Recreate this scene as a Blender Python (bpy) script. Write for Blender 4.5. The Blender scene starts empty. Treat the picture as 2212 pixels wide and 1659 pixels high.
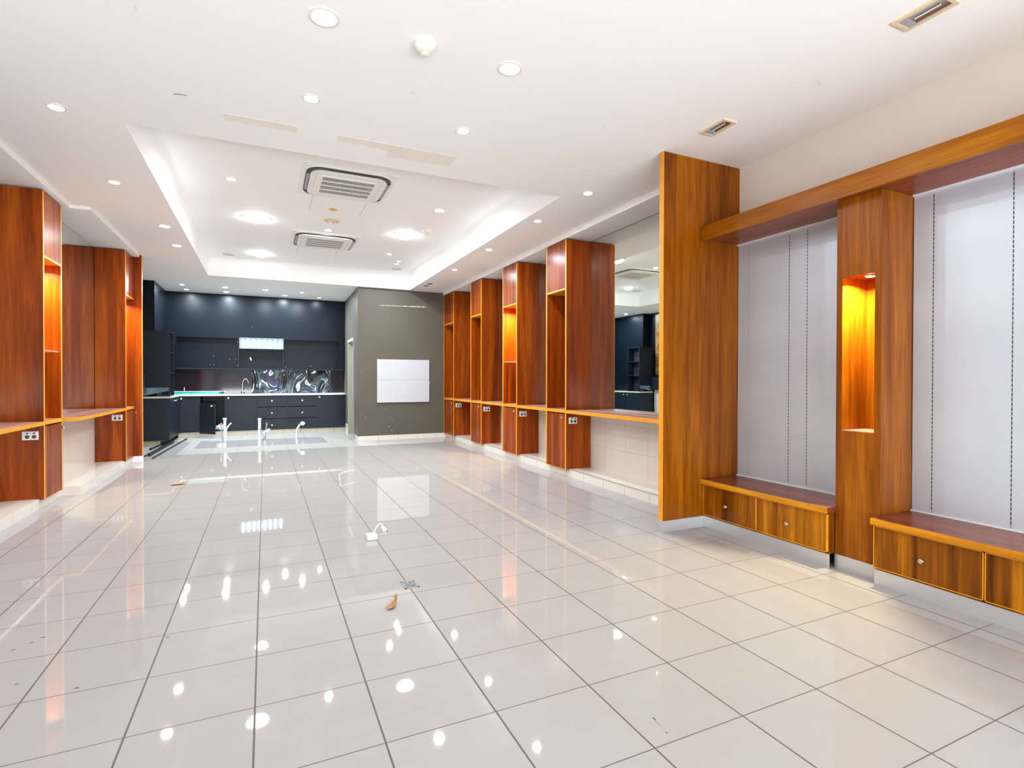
import bpy, bmesh, math, random
from mathutils import Vector, Matrix, noise

scn = bpy.context.scene
col = scn.collection
PI = math.pi
random.seed(7)

# ------------------------------------------------------------------ camera
F_PX, YAW, PITCH, ROLL, CAM_H = 1146.0, 0.4355, -0.0085, 0.0015, 1.22
fw = Vector((math.sin(YAW) * math.cos(PITCH), math.cos(YAW) * math.cos(PITCH), math.sin(PITCH)))
r0 = Vector((math.cos(YAW), -math.sin(YAW), 0.0))
u0 = r0.cross(fw)
rt = r0 * math.cos(ROLL) + u0 * math.sin(ROLL)
up = -r0 * math.sin(ROLL) + u0 * math.cos(ROLL)
cd = bpy.data.cameras.new('camera')
cam = bpy.data.objects.new('camera', cd)
col.objects.link(cam)
cd.sensor_fit = 'HORIZONTAL'
cd.sensor_width = 36.0
cd.lens = F_PX / 2212.0 * 36.0
cd.clip_start = 0.05
cd.clip_end = 100
m = Matrix((rt, up, -fw)).transposed().to_4x4()
m.translation = Vector((0, 0, CAM_H))
cam.matrix_world = m
scn.camera = cam

# ------------------------------------------------------------------ world, daylight, exposure
world = bpy.data.worlds.new('world')
scn.world = world
world.use_nodes = True
bg = world.node_tree.nodes['Background']
bg.inputs[0].default_value = (0.95, 0.97, 1.0, 1)
bg.inputs[1].default_value = 1.0
scn.view_settings.view_transform = 'Standard'
scn.view_settings.look = 'None'
scn.view_settings.gamma = 1
scn.view_settings.use_curve_mapping = False
scn.view_settings.exposure = 0.70
cy = scn.cycles
cy.use_denoising = True
cy.max_bounces = 10
cy.diffuse_bounces = 7
cy.glossy_bounces = 5
cy.sample_clamp_indirect = 4.0
cy.caustics_reflective = False
cy.caustics_refractive = False
try:
    cy.use_light_tree = True
except Exception:
    pass


def area(name, loc, rot, sx, sy, power, colr, shape='RECTANGLE', spread=PI):
    l = bpy.data.lights.new(name, 'AREA')
    l.shape = shape
    l.size = sx
    if shape in ('RECTANGLE', 'ELLIPSE'):
        l.size_y = sy
    l.energy = power
    l.color = colr
    l.spread = spread
    o = bpy.data.objects.new(name, l)
    col.objects.link(o)
    o.location = loc
    o.rotation_euler = rot
    return o


DAY, UPFILL = 4.0, 450.0
DL_POWER = 10.0
# daylight falling through the open shop front behind the camera
area('shopfront_daylight', (0.8, -2.75, 1.55), (PI / 2, 0, 0), 5.2, 2.7, DAY, (0.85, 0.94, 1.0))
# unseen fill lamp added low outside the shop front to brighten the ceiling
area('ceiling_fill_lamp', (0.8, -3.3, 0.05), (PI / 2 + math.radians(38), 0, 0), 5.6, 1.6, UPFILL, (0.85, 0.94, 1.0))

# ------------------------------------------------------------------ materials
MATS = {}


def nmat(name):
    m = bpy.data.materials.new(name)
    m.use_nodes = True
    MATS[name] = m
    nt = m.node_tree
    return m, nt, nt.nodes['Principled BSDF']


def plain(name, c, rough=0.5, metal=0.0, spec=0.5, var=0.03, scale=6.0, bump=0.0, coat=0.0):
    """solid colour with a faint procedural mottling"""
    m, nt, b = nmat(name)
    N, L = nt.nodes, nt.links
    geo = N.new('ShaderNodeNewGeometry')
    nz = N.new('ShaderNodeTexNoise')
    nz.inputs['Scale'].default_value = scale
    nz.inputs['Detail'].default_value = 4
    L.new(geo.outputs['Position'], nz.inputs['Vector'])
    cr = N.new('ShaderNodeValToRGB')
    cr.color_ramp.elements[0].position = 0.3
    cr.color_ramp.elements[1].position = 0.7
    cr.color_ramp.elements[0].color = tuple(x * (1 - var) for x in c) + (1,)
    cr.color_ramp.elements[1].color = tuple(min(1, x * (1 + var)) for x in c) + (1,)
    L.new(nz.outputs['Fac'], cr.inputs['Fac'])
    L.new(cr.outputs['Color'], b.inputs['Base Color'])
    b.inputs['Roughness'].default_value = rough
    b.inputs['Metallic'].default_value = metal
    b.inputs['Specular IOR Level'].default_value = spec
    b.inputs['Coat Weight'].default_value = coat
    if bump:
        bp = N.new('ShaderNodeBump')
        bp.inputs['Strength'].default_value = bump
        bp.inputs['Distance'].default_value = 0.01
        L.new(nz.outputs['Fac'], bp.inputs['Height'])
        L.new(bp.outputs['Normal'], b.inputs['Normal'])
    return m


def emis(name, c, strength, base=(0.9, 0.9, 0.9)):
    m, nt, b = nmat(name)
    b.inputs['Base Color'].default_value = (*base, 1)
    b.inputs['Emission Color'].default_value = (*c, 1)
    b.inputs['Emission Strength'].default_value = strength
    b.inputs['Roughness'].default_value = 0.4
    return m


def wood(name, grain, dark, mid, light, rough=0.3, coat=0.06, seed=0.0):
    """stained veneer: long streaks along one axis, fine pores and faint figure"""
    m, nt, b = nmat(name)
    N, L = nt.nodes, nt.links
    geo = N.new('ShaderNodeNewGeometry')
    mp = N.new('ShaderNodeMapping')
    sc = {'x': (0.5, 1, 1), 'y': (1, 0.055, 1), 'z': (1, 1, 0.055)}[grain]
    if grain == 'x':
        sc = (0.055, 1, 1)
    mp.inputs['Scale'].default_value = sc
    mp.inputs['Location'].default_value = (seed, seed * 1.7, seed * 0.3)
    L.new(geo.outputs['Position'], mp.inputs['Vector'])
    n1 = N.new('ShaderNodeTexNoise')
    n1.inputs['Scale'].default_value = 9
    n1.inputs['Detail'].default_value = 6
    n1.inputs['Roughness'].default_value = 0.6
    n1.inputs['Distortion'].default_value = 0.5
    L.new(mp.outputs['Vector'], n1.inputs['Vector'])
    cr = N.new('ShaderNodeValToRGB')
    e = cr.color_ramp.elements
    e[0].position = 0.30
    e[0].color = (*dark, 1)
    e[1].position = 0.72
    e[1].color = (*light, 1)
    k = e.new(0.52)
    k.color = (*mid, 1)
    L.new(n1.outputs['Fac'], cr.inputs['Fac'])
    n2 = N.new('ShaderNodeTexNoise')
    n2.inputs['Scale'].default_value = 70
    n2.inputs['Detail'].default_value = 3
    L.new(mp.outputs['Vector'], n2.inputs['Vector'])
    r2 = N.new('ShaderNodeMapRange')
    r2.inputs['From Min'].default_value = 0.35
    r2.inputs['From Max'].default_value = 0.65
    r2.inputs['To Min'].default_value = 0.80
    r2.inputs['To Max'].default_value = 1.12
    L.new(n2.outputs['Fac'], r2.inputs['Value'])
    mx = N.new('ShaderNodeVectorMath')
    mx.operation = 'SCALE'
    L.new(cr.outputs['Color'], mx.inputs[0])
    L.new(r2.outputs['Result'], mx.inputs['Scale'])
    L.new(mx.outputs['Vector'], b.inputs['Base Color'])
    b.inputs['Roughness'].default_value = rough
    b.inputs['Specular IOR Level'].default_value = 0.13
    b.inputs['Coat Weight'].default_value = coat
    b.inputs['Coat Roughness'].default_value = 0.22
    return m


RD, RM, RL = (0.12, 0.018, 0.001), (0.28, 0.048, 0.003), (0.43, 0.100, 0.007)
W_RED = wood('wood_red_upright', 'z', RD, RM, RL)
W_REDY = wood('wood_red_lengthwise', 'y', (0.13, 0.028, 0.012), (0.24, 0.056, 0.026), (0.33, 0.09, 0.045), rough=0.26, coat=0.12)
W_FIN = wood('wood_brown_upright', 'z', (0.13, 0.028, 0.001), (0.27, 0.072, 0.002), (0.38, 0.125, 0.005), seed=3.3)
W_BEAM = wood('wood_honey_lengthwise', 'y', (0.18, 0.048, 0.001), (0.31, 0.092, 0.002), (0.42, 0.15, 0.005), seed=5.1)
W_DRAW = wood('wood_figured_upright', 'z', (0.075, 0.016, 0.001), (0.27, 0.078, 0.002), (0.55, 0.21, 0.006), seed=9.4, rough=0.25)
W_EDGE = plain('edge_band_amber', (0.78, 0.31, 0.012), 0.35, var=0.10, scale=14)
W_HONEY = wood('wood_honey_edge', 'y', (0.45, 0.15, 0.006), (0.60, 0.23, 0.010), (0.72, 0.33, 0.02), seed=8.8)
W_TOP = wood('wood_worn_glare_counter', 'y', (0.33, 0.14, 0.10), (0.50, 0.27, 0.22), (0.70, 0.49, 0.44), rough=0.28, seed=2.2)  # worn top, its pinkish glare lightened into the wood colour

CEIL = plain('ceiling_paint', (0.93, 0.915, 0.90), 0.7, spec=0.2, var=0.006, scale=1.5)
TRAYM = plain('tray_paint', (0.93, 0.925, 0.915), 0.7, spec=0.2, var=0.006, scale=1.5)
PATCH = plain('unpainted_strip', (0.86, 0.80, 0.735), 0.8, spec=0.1, var=0.02)
CREAMW = plain('cream_wall_paint', (0.74, 0.68, 0.61), 0.65, spec=0.25, var=0.01, scale=2)
GREYW = plain('taupe_wall_paint', (0.106, 0.092, 0.070), 0.5, spec=0.35, var=0.05, scale=1.6)
BLACKW = plain('charcoal_wall_paint', (0.0025, 0.0050, 0.009), 0.32, spec=0.19, var=0.08, scale=2)
BLACKC = plain('charcoal_laminate', (0.009, 0.0135, 0.021), 0.38, spec=0.22, var=0.05, scale=3)
BLACKD = plain('dark_interior', (0.020, 0.022, 0.028), 0.45, var=0.05)
JAMB = plain('door_jamb_paint', (0.36, 0.36, 0.29), 0.5, var=0.02)
WHITE = plain('white_paint', (0.82, 0.82, 0.84), 0.45, var=0.01)
WHITEP = plain('white_plastic', (0.80, 0.79, 0.76), 0.35, var=0.01)
ACW = plain('ac_ivory_plastic', (0.88, 0.86, 0.81), 0.4, var=0.01)
ACD = plain('ac_dark_slot', (0.05, 0.047, 0.04), 0.5)
ACG = plain('ac_grille_shadow', (0.045, 0.040, 0.03), 0.6)
LOUV = plain('ac_louver_grey', (0.38, 0.38, 0.39), 0.35)
CREAMP = plain('aged_cream_plastic', (0.74, 0.60, 0.40), 0.4, var=0.02)
YEL = plain('yellow_sticker', (0.80, 0.52, 0.10), 0.5)
STEEL = plain('brushed_steel', (0.72, 0.72, 0.74), 0.28, metal=1.0, var=0.03)
CHROME = plain('chrome', (0.85, 0.86, 0.88), 0.08, metal=1.0, var=0.01)
SATIN = plain('satin_nickel', (0.62, 0.60, 0.60), 0.3, metal=1.0, var=0.02)
KICK = plain('aluminium_kickboard', (0.66, 0.665, 0.685), 0.38, metal=0.75, var=0.02, scale=3)
DARKM = plain('black_metal', (0.03, 0.032, 0.036), 0.35, metal=0.6)
PVC = plain('white_pvc_pipe', (0.80, 0.81, 0.82), 0.35)
GREYH = plain('grey_hose', (0.40, 0.44, 0.50), 0.4)
COPPER = plain('copper_fitting', (0.62, 0.25, 0.15), 0.35, metal=0.4)
BRASS = plain('brass_fitting', (0.60, 0.38, 0.10), 0.35, metal=0.6)
SOCK = plain('dark_socket', (0.035, 0.03, 0.03), 0.4)
LEAF = plain('dry_leaf_brown', (0.33, 0.19, 0.09), 0.7, var=0.45, scale=120)
LEAF2 = plain('dry_leaf_tan', (0.36, 0.21, 0.10), 0.7, var=0.65, scale=90)
LEAF3 = plain('dry_leaf_orange', (0.55, 0.24, 0.09), 0.7, var=0.2, scale=90)
GREYSP = plain('speaker_grey', (0.60, 0.59, 0.58), 0.6)
RIMG = plain('worn_grey_rim', (0.30, 0.27, 0.25), 0.6, var=0.3, scale=60)
SLATE = plain('grey_blue_infill', (0.12, 0.14, 0.18), 0.5, var=0.75, scale=45, bump=0.6)
ARTM = plain('art_brown_gold', (0.16, 0.085, 0.03), 0.3, var=0.75, scale=9)
GAP = plain('dark_gap', (0.03, 0.025, 0.02), 0.6)
MARKM = plain('scuff_mark', (0.12, 0.10, 0.09), 0.7)
SCRAPE = plain('scraped_plaster', (0.50, 0.45, 0.38), 0.8, var=0.3, scale=40)
SIDETOP = plain('side_worktop_beige', (0.50, 0.44, 0.39), 0.3, var=0.04)
BOARDW = plain('board_white', (0.56, 0.57, 0.60), 0.4, var=0.01)
BAG = plain('white_bag', (0.72, 0.75, 0.82), 0.5, var=0.1, scale=30)


def glassy(name, c, rough=0.03, ior=1.45, alpha=None):
    m, nt, b = nmat(name)
    b.inputs['Base Color'].default_value = (*c, 1)
    b.inputs['Roughness'].default_value = rough
    b.inputs['IOR'].default_value = ior
    b.inputs['Alpha'].default_value = 0.3
    return m


GREEN = plain('green_glass_edge', (0.02, 0.33, 0.24), 0.12, spec=0.8, var=0.15, scale=5)
SHELFG = glassy('shelf_glass', (0.65, 0.80, 0.76))
BLUEG = plain('blue_grey_sheet', (0.13, 0.20, 0.26), 0.15, var=0.2, scale=3)

# mirror with the slight green of thick glass
MIRR, _nt, _b = nmat('mirror_silvering')
_b.inputs['Base Color'].default_value = (0.80, 0.86, 0.80, 1)
_b.inputs['Metallic'].default_value = 1
_b.inputs['Roughness'].default_value = 0.0

# brushed aluminium panel
ALU, nt, b = nmat('brushed_aluminium_panel')
N, L = nt.nodes, nt.links
geo = N.new('ShaderNodeNewGeometry')
mp = N.new('ShaderNodeMapping')
mp.inputs['Scale'].default_value = (1, 0.6, 0.9)
nz = N.new('ShaderNodeTexNoise')
nz.inputs['Scale'].default_value = 2.2
nz.inputs['Detail'].default_value = 5
L.new(geo.outputs['Position'], mp.inputs['Vector'])
L.new(mp.outputs['Vector'], nz.inputs['Vector'])
cr = N.new('ShaderNodeValToRGB')
cr.color_ramp.elements[0].position = 0.3
cr.color_ramp.elements[1].position = 0.75
cr.color_ramp.elements[0].color = (0.56, 0.60, 0.68, 1)
cr.color_ramp.elements[1].color = (0.65, 0.69, 0.77, 1)
L.new(nz.outputs['Fac'], cr.inputs['Fac'])
L.new(cr.outputs['Color'], b.inputs['Base Color'])
mp2 = N.new('ShaderNodeMapping')
mp2.inputs['Scale'].default_value = (1, 4, 400)
L.new(geo.outputs['Position'], mp2.inputs['Vector'])
n2 = N.new('ShaderNodeTexNoise')
n2.inputs['Scale'].default_value = 1.0
L.new(mp2.outputs['Vector'], n2.inputs['Vector'])
mr = N.new('ShaderNodeMapRange')
mr.inputs['To Min'].default_value = 0.30
mr.inputs['To Max'].default_value = 0.42
L.new(n2.outputs['Fac'], mr.inputs['Value'])
L.new(mr.outputs['Result'], b.inputs['Roughness'])
b.inputs['Metallic'].default_value = 0.38


def tilemat(name, axes, origin, pitch, gap, tile_c, grout_c, rough=0.12, ior=1.45, extra=None, var=0.03):
    """tiles cut by grout lines along the two given world axes ('xy','yz','xz')"""
    m, nt, b = nmat(name)
    N, L = nt.nodes, nt.links

    def math_(op, a, b_=None, c_=None):
        n = N.new('ShaderNodeMath')
        n.operation = op
        for i, v in enumerate((a, b_, c_)):
            if v is None:
                continue
            if isinstance(v, (int, float)):
                n.inputs[i].default_value = v
            else:
                L.new(v, n.inputs[i])
        return n.outputs[0]
    geo = N.new('ShaderNodeNewGeometry')
    sep = N.new('ShaderNodeSeparateXYZ')
    L.new(geo.outputs['Position'], sep.inputs[0])
    ax = {'x': sep.outputs[0], 'y': sep.outputs[1], 'z': sep.outputs[2]}
    masks, cells = [], []
    for a, o, p, g in zip(axes, origin, pitch, gap):
        t = math_('DIVIDE', math_('SUBTRACT', ax[a], o), p)
        fr = math_('FRACT', t)
        cells.append(math_('FLOOR', t))
        d = math_('MULTIPLY', math_('MINIMUM', fr, math_('SUBTRACT', 1.0, fr)), p)
        masks.append(math_('LESS_THAN', d, g / 2))
    grout = math_('MAXIMUM', masks[0], masks[1])
    comb = N.new('ShaderNodeCombineXYZ')
    L.new(cells[0], comb.inputs[0])
    L.new(cells[1], comb.inputs[1])
    wn = N.new('ShaderNodeTexWhiteNoise')
    L.new(comb.outputs[0], wn.inputs['Vector'])
    nz = N.new('ShaderNodeTexNoise')
    nz.inputs['Scale'].default_value = 3.5
    nz.inputs['Detail'].default_value = 8
    nz.inputs['Roughness'].default_value = 0.65
    mp = N.new('ShaderNodeMapping')
    mp.inputs['Scale'].default_value = (1, 2.5, 1)
    L.new(geo.outputs['Position'], mp.inputs['Vector'])
    L.new(mp.outputs['Vector'], nz.inputs['Vector'])
    v = math_('ADD', math_('MULTIPLY', math_('SUBTRACT', wn.outputs['Value'], 0.5), var),
              math_('MULTIPLY', math_('SUBTRACT', nz.outputs['Fac'], 0.5), var * 3))
    v = math_('ADD', v, 1.0)
    sc = N.new('ShaderNodeVectorMath')
    sc.operation = 'SCALE'
    sc.inputs[0].default_value = tile_c
    L.new(v, sc.inputs['Scale'])
    mix = N.new('ShaderNodeMix')
    mix.data_type = 'RGBA'
    L.new(grout, mix.inputs['Factor'])
    L.new(sc.outputs['Vector'], mix.inputs['A'])
    mix.inputs['B'].default_value = (*grout_c, 1)
    out = mix.outputs['Result']
    rg = math_('MULTIPLY_ADD', grout, 0.6, rough)
    if extra:
        out, rg = extra(N, L, math_, ax, geo, out, rg, b)
    L.new(out, b.inputs['Base Color'])
    L.new(rg, b.inputs['Roughness'])
    b.inputs['IOR'].default_value = ior
    return m


def floor_extra(N, L, math_, ax, geo, base, rg, b):
    # rough tile bedding left where a counter was torn out, round a clean island of tiles
    def inside(x0, x1, y0, y1, wob=0.0):
        X, Y = ax['x'], ax['y']
        if wob:
            nn = N.new('ShaderNodeTexNoise')
            nn.inputs['Scale'].default_value = 6
            L.new(geo.outputs['Position'], nn.inputs['Vector'])
            w = math_('MULTIPLY', math_('SUBTRACT', nn.outputs['Fac'], 0.5), wob)
            X = math_('ADD', X, w)
            Y = math_('ADD', Y, w)
        a = math_('MULTIPLY', math_('GREATER_THAN', X, x0), math_('LESS_THAN', X, x1))
        c = math_('MULTIPLY', math_('GREATER_THAN', Y, y0), math_('LESS_THAN', Y, y1))
        return math_('MULTIPLY', a, c)
    outer = inside(-1.30, 1.56, 9.95, 13.0, 0.10)
    isl = inside(-1.14, 1.09, 10.75, 12.0, 0.02)
    rough = math_('MULTIPLY', outer, math_('SUBTRACT', 1.0, isl))
    n1 = N.new('ShaderNodeTexNoise')
    n1.inputs['Scale'].default_value = 22
    n1.inputs['Detail'].default_value = 6
    n1.inputs['Roughness'].default_value = 0.8
    L.new(geo.outputs['Position'], n1.inputs['Vector'])
    cr = N.new('ShaderNodeValToRGB')
    cr.color_ramp.elements[0].position = 0.38
    cr.color_ramp.elements[0].color = (0.27, 0.25, 0.21, 1)
    cr.color_ramp.elements[1].position = 0.55
    cr.color_ramp.elements[1].color = (0.335, 0.33, 0.31, 1)
    L.new(n1.outputs['Fac'], cr.inputs['Fac'])
    gx = math_('LESS_THAN', math_('FRACT', math_('DIVIDE', math_('SUBTRACT', ax['x'], -0.037), 0.4015)), 0.025)
    dk = N.new('ShaderNodeMix')
    dk.data_type = 'RGBA'
    L.new(math_('MULTIPLY', gx, 0.6), dk.inputs['Factor'])
    L.new(cr.outputs['Color'], dk.inputs['A'])
    dk.inputs['B'].default_value = (0.22, 0.18, 0.14, 1)
    mx = N.new('ShaderNodeMix')
    mx.data_type = 'RGBA'
    L.new(rough, mx.inputs['Factor'])
    L.new(base, mx.inputs['A'])
    L.new(dk.outputs['Result'], mx.inputs['B'])
    # scattered scuffs and specks of dirt
    v = N.new('ShaderNodeTexVoronoi')
    v.inputs['Scale'].default_value = 1.9
    mp = N.new('ShaderNodeMapping')
    mp.inputs['Scale'].default_value = (1, 1.6, 1)
    L.new(geo.outputs['Position'], mp.inputs['Vector'])
    L.new(mp.outputs['Vector'], v.inputs['Vector'])
    spk = math_('LESS_THAN', v.outputs['Distance'], 0.012)
    m2 = N.new('ShaderNodeMix')
    m2.data_type = 'RGBA'
    L.new(math_('MULTIPLY', spk, 0.7), m2.inputs['Factor'])
    L.new(mx.outputs['Result'], m2.inputs['A'])
    m2.inputs['B'].default_value = (0.16, 0.13, 0.11, 1)
    rg2 = math_('ADD', rg, math_('MULTIPLY', rough, 0.55))
    bp = N.new('ShaderNodeBump')
    bp.inputs['Distance'].default_value = 0.006
    L.new(math_('MULTIPLY', rough, 0.8), bp.inputs['Strength'])
    L.new(n1.outputs['Fac'], bp.inputs['Height'])
    L.new(bp.outputs['Normal'], b.inputs['Normal'])
    return m2.outputs['Result'], rg2


FLOOR = tilemat('floor_porcelain_tiles', 'xy', (-0.037, 2.181), (0.4015, 0.3992), (0.0068, 0.0044),
                (0.395, 0.378, 0.366), (0.13, 0.105, 0.09), rough=0.028, ior=1.27, extra=floor_extra, var=0.03)
TILEW = tilemat('cream_wall_tiles', 'yz', (5.002, 0.388), (0.4, 0.3), (0.004, 0.004),
                (0.74, 0.68, 0.60), (0.42, 0.37, 0.31), rough=0.10, var=0.02)
TILEP = tilemat('cream_plinth_tiles', 'yz', (4.988, -0.2), (0.4, 0.6), (0.005, 0.001),
                (0.74, 0.69, 0.62), (0.30, 0.26, 0.22), rough=0.12, var=0.02)
TILEB = tilemat('cream_skirting_tiles', 'xz', (1.653, -0.2), (0.4, 0.6), (0.006, 0.001),
                (0.76, 0.72, 0.65), (0.32, 0.28, 0.24), rough=0.15, var=0.02)
TILEK = tilemat('tan_kick_tiles', 'xz', (0.0, -0.2), (0.36, 0.6), (0.006, 0.001),
                (0.50, 0.43, 0.33), (0.22, 0.18, 0.14), rough=0.3, var=0.03)

# dark glass splashback, the right part under a rippled film with painted street reflections
SPLA, nt, b = nmat('dark_glass_splashback')
b.inputs['Base Color'].default_value = (0.030, 0.022, 0.028, 1)
b.inputs['Roughness'].default_value = 0.06
b.inputs['Specular IOR Level'].default_value = 0.4
SPLB, nt, b = nmat('rippled_film_painted_reflections')
N, L = nt.nodes, nt.links
b.inputs['Roughness'].default_value = 0.04
b.inputs['Specular IOR Level'].default_value = 0.5
geo = N.new('ShaderNodeNewGeometry')
mp = N.new('ShaderNodeMapping')
mp.inputs['Scale'].default_value = (1.9, 1, 1.0)
mp.inputs['Rotation'].default_value = (0, 0.5, 0)
L.new(geo.outputs['Position'], mp.inputs['Vector'])
nz = N.new('ShaderNodeTexNoise')
nz.inputs['Scale'].default_value = 1.3
nz.inputs['Detail'].default_value = 1.0
nz.inputs['Distortion'].default_value = 1.6
L.new(mp.outputs['Vector'], nz.inputs['Vector'])
bp = N.new('ShaderNodeBump')
bp.inputs['Strength'].default_value = 0.8
bp.inputs['Distance'].default_value = 0.12
L.new(nz.outputs['Fac'], bp.inputs['Height'])
L.new(bp.outputs['Normal'], b.inputs['Normal'])
cr = N.new('ShaderNodeValToRGB')  # bands of colour stand in for street reflections
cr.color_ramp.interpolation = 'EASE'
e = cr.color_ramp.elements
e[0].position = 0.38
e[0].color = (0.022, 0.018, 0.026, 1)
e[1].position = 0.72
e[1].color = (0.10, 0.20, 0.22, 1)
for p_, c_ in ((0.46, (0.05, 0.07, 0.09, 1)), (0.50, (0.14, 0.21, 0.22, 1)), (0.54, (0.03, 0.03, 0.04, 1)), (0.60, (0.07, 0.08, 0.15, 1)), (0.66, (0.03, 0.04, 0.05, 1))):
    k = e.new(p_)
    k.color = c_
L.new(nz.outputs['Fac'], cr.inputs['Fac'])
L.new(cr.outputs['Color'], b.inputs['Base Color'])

E_WARM = emis('lamp_warm_white', (1.0, 0.93, 0.85), 14)
E_COOL = emis('lamp_cool_white', (0.93, 0.96, 1.0), 14)
E_DOME = emis('lamp_opal_dome', (0.90, 0.96, 1.0), 28)
E_BULB = emis('lamp_crystal_bulb', (0.72, 0.90, 1.0), 9)
E_NICHE = emis('lamp_halogen', (1.0, 0.80, 0.62), 18)

# ------------------------------------------------------------------ mesh helpers
ORG = {}


def box(bm, x0, x1, y0, y1, z0, z1, bev=0.0):
    x0, x1 = min(x0, x1), max(x0, x1)
    y0, y1 = min(y0, y1), max(y0, y1)
    z0, z1 = min(z0, z1), max(z0, z1)
    vs = [bm.verts.new(p) for p in ((x0, y0, z0), (x1, y0, z0), (x1, y1, z0), (x0, y1, z0),
                                    (x0, y0, z1), (x1, y0, z1), (x1, y1, z1), (x0, y1, z1))]
    fs = [bm.faces.new([vs[i] for i in f]) for f in
          ((0, 3, 2, 1), (4, 5, 6, 7), (0, 1, 5, 4), (1, 2, 6, 5), (2, 3, 7, 6), (3, 0, 4, 7))]
    if bev:
        es = list({e for f in fs for e in f.edges})
        bmesh.ops.bevel(bm, geom=es, offset=bev, segments=2, profile=0.6, affect='EDGES')
    return bm


def prism(bm, pts, z0, z1):
    """vertical prism over a polygon of (x, y)"""
    a = [bm.verts.new((x, y, z0)) for x, y in pts]
    b_ = [bm.verts.new((x, y, z1)) for x, y in pts]
    n = len(pts)
    bm.faces.new(a[::-1])
    bm.faces.new(b_)
    for i in range(n):
        bm.faces.new((a[i], a[(i + 1) % n], b_[(i + 1) % n], b_[i]))
    return bm


def lathe(bm, prof, c, axis='z', seg=28, sgn=1):
    """revolve (radius, height) pairs round an axis through c"""
    rings = []
    for r, h in prof:
        ring = []
        for i in range(seg):
            a = 2 * PI * i / seg
            u, v, w = r * math.cos(a), r * math.sin(a), h * sgn
            p = {'z': (u, v, w), 'x': (w, u, v), 'y': (u, w, v)}[axis]
            ring.append(bm.verts.new((c[0] + p[0], c[1] + p[1], c[2] + p[2])))
        rings.append(ring)
    for k in range(len(rings) - 1):
        for i in range(seg):
            j = (i + 1) % seg
            bm.faces.new((rings[k][i], rings[k][j], rings[k + 1][j], rings[k + 1][i]))
    bm.faces.new(rings[0][::-1])
    bm.faces.new(rings[-1])
    return bm


def tube(bm, pts, r, seg=10):
    pts = [Vector(p) for p in pts]
    rr = r if isinstance(r, (list, tuple)) else [r] * len(pts)
    rings = []
    n0 = None
    for i, p in enumerate(pts):
        d = (pts[min(i + 1, len(pts) - 1)] - pts[max(i - 1, 0)]).normalized()
        if n0 is None:
            n0 = d.orthogonal().normalized()
        n0 = (n0 - d * n0.dot(d)).normalized()
        b2 = d.cross(n0)
        rings.append([bm.verts.new(p + (n0 * math.cos(2 * PI * k / seg) + b2 * math.sin(2 * PI * k / seg)) * rr[i]) for k in range(seg)])
    for a, b_ in zip(rings, rings[1:]):
        for k in range(seg):
            j = (k + 1) % seg
            bm.faces.new((a[k], a[j], b_[j], b_[k]))
    bm.faces.new(rings[0][::-1])
    bm.faces.new(rings[-1])
    return bm


def curve_pts(ctrl, n=8):
    """Catmull-Rom through the control points"""
    c = [Vector(p) for p in ctrl]
    c = [c[0] * 2 - c[1]] + c + [c[-1] * 2 - c[-2]]
    out = []
    for i in range(1, len(c) - 2):
        for k in range(n):
            t = k / n
            out.append(0.5 * ((2 * c[i]) + (c[i + 1] - c[i - 1]) * t + (2 * c[i - 1] - 5 * c[i] + 4 * c[i + 1] - c[i + 2]) * t * t
                              + (3 * c[i] - c[i - 1] - 3 * c[i + 1] + c[i + 2]) * t ** 3))
    out.append(c[-2])
    return out


def new():
    return bmesh.new()


def obj(name, bm, mat, parent=None, smooth=False, label=None, kind=None):
    bmesh.ops.recalc_face_normals(bm, faces=bm.faces[:])
    org = ORG.get(parent.name, Vector((0, 0, 0))) if parent else Vector((0, 0, 0))
    if org.length:
        bmesh.ops.translate(bm, verts=bm.verts[:], vec=-org)
    me = bpy.data.meshes.new(name)
    bm.to_mesh(me)
    bm.free()
    if isinstance(mat, (list, tuple)):
        for x in mat:
            me.materials.append(x)
    else:
        me.materials.append(mat)
    if smooth:
        for p in me.polygons:
            p.use_smooth = True
        try:
            me.set_sharp_from_angle(angle=math.radians(40))
        except Exception:
            pass
    o = bpy.data.objects.new(name, me)
    col.objects.link(o)
    if parent:
        o.parent = parent
        ORG[o.name] = org
    if label:
        o['label'] = label
    if kind:
        o['kind'] = kind
    return o


def tag(o, label, cat, group=None, kind=None):
    o['label'] = label
    o['category'] = cat
    if group:
        o['group'] = group
    if kind:
        o['kind'] = kind
    return o


def thing(name, label, cat, loc, group=None):
    o = bpy.data.objects.new(name, None)
    o.empty_display_size = 0.1
    col.objects.link(o)
    o.location = loc
    ORG[o.name] = Vector(loc)
    return tag(o, label, cat, group)


def struct(name, bm, mat, parent=None, smooth=False, label=None):
    o = obj(name, bm, mat, parent, smooth, label)
    if not parent:
        o['kind'] = 'structure'
    return o


def knob(parent, p, axis='x', sgn=-1, mat=None, s=1.0):
    bm = lathe(new(), [(0.004 * s, 0), (0.005 * s, 0.012 * s), (0.010 * s, 0.018 * s), (0.013 * s, 0.025 * s), (0.011 * s, 0.031 * s), (0.004 * s, 0.034 * s)],
               p, axis, 16, sgn)
    return obj('knob', bm, mat or SATIN, parent, smooth=True)


# ------------------------------------------------------------------ room shell
ZC, ZT = 3.035, 3.35           # main ceiling, raised tray
TX0, TX1, TY0, TY1 = -0.90, 2.665, 4.59, 10.66

struct('floor', box(new(), -3.2, 4.6, -3.2, 14.2, -0.12, 0.0), FLOOR)

ce = new()
X0, X1, Y0, Y1, ZU = -3.2, 4.6, -3.2, 14.2, 3.12
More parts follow.
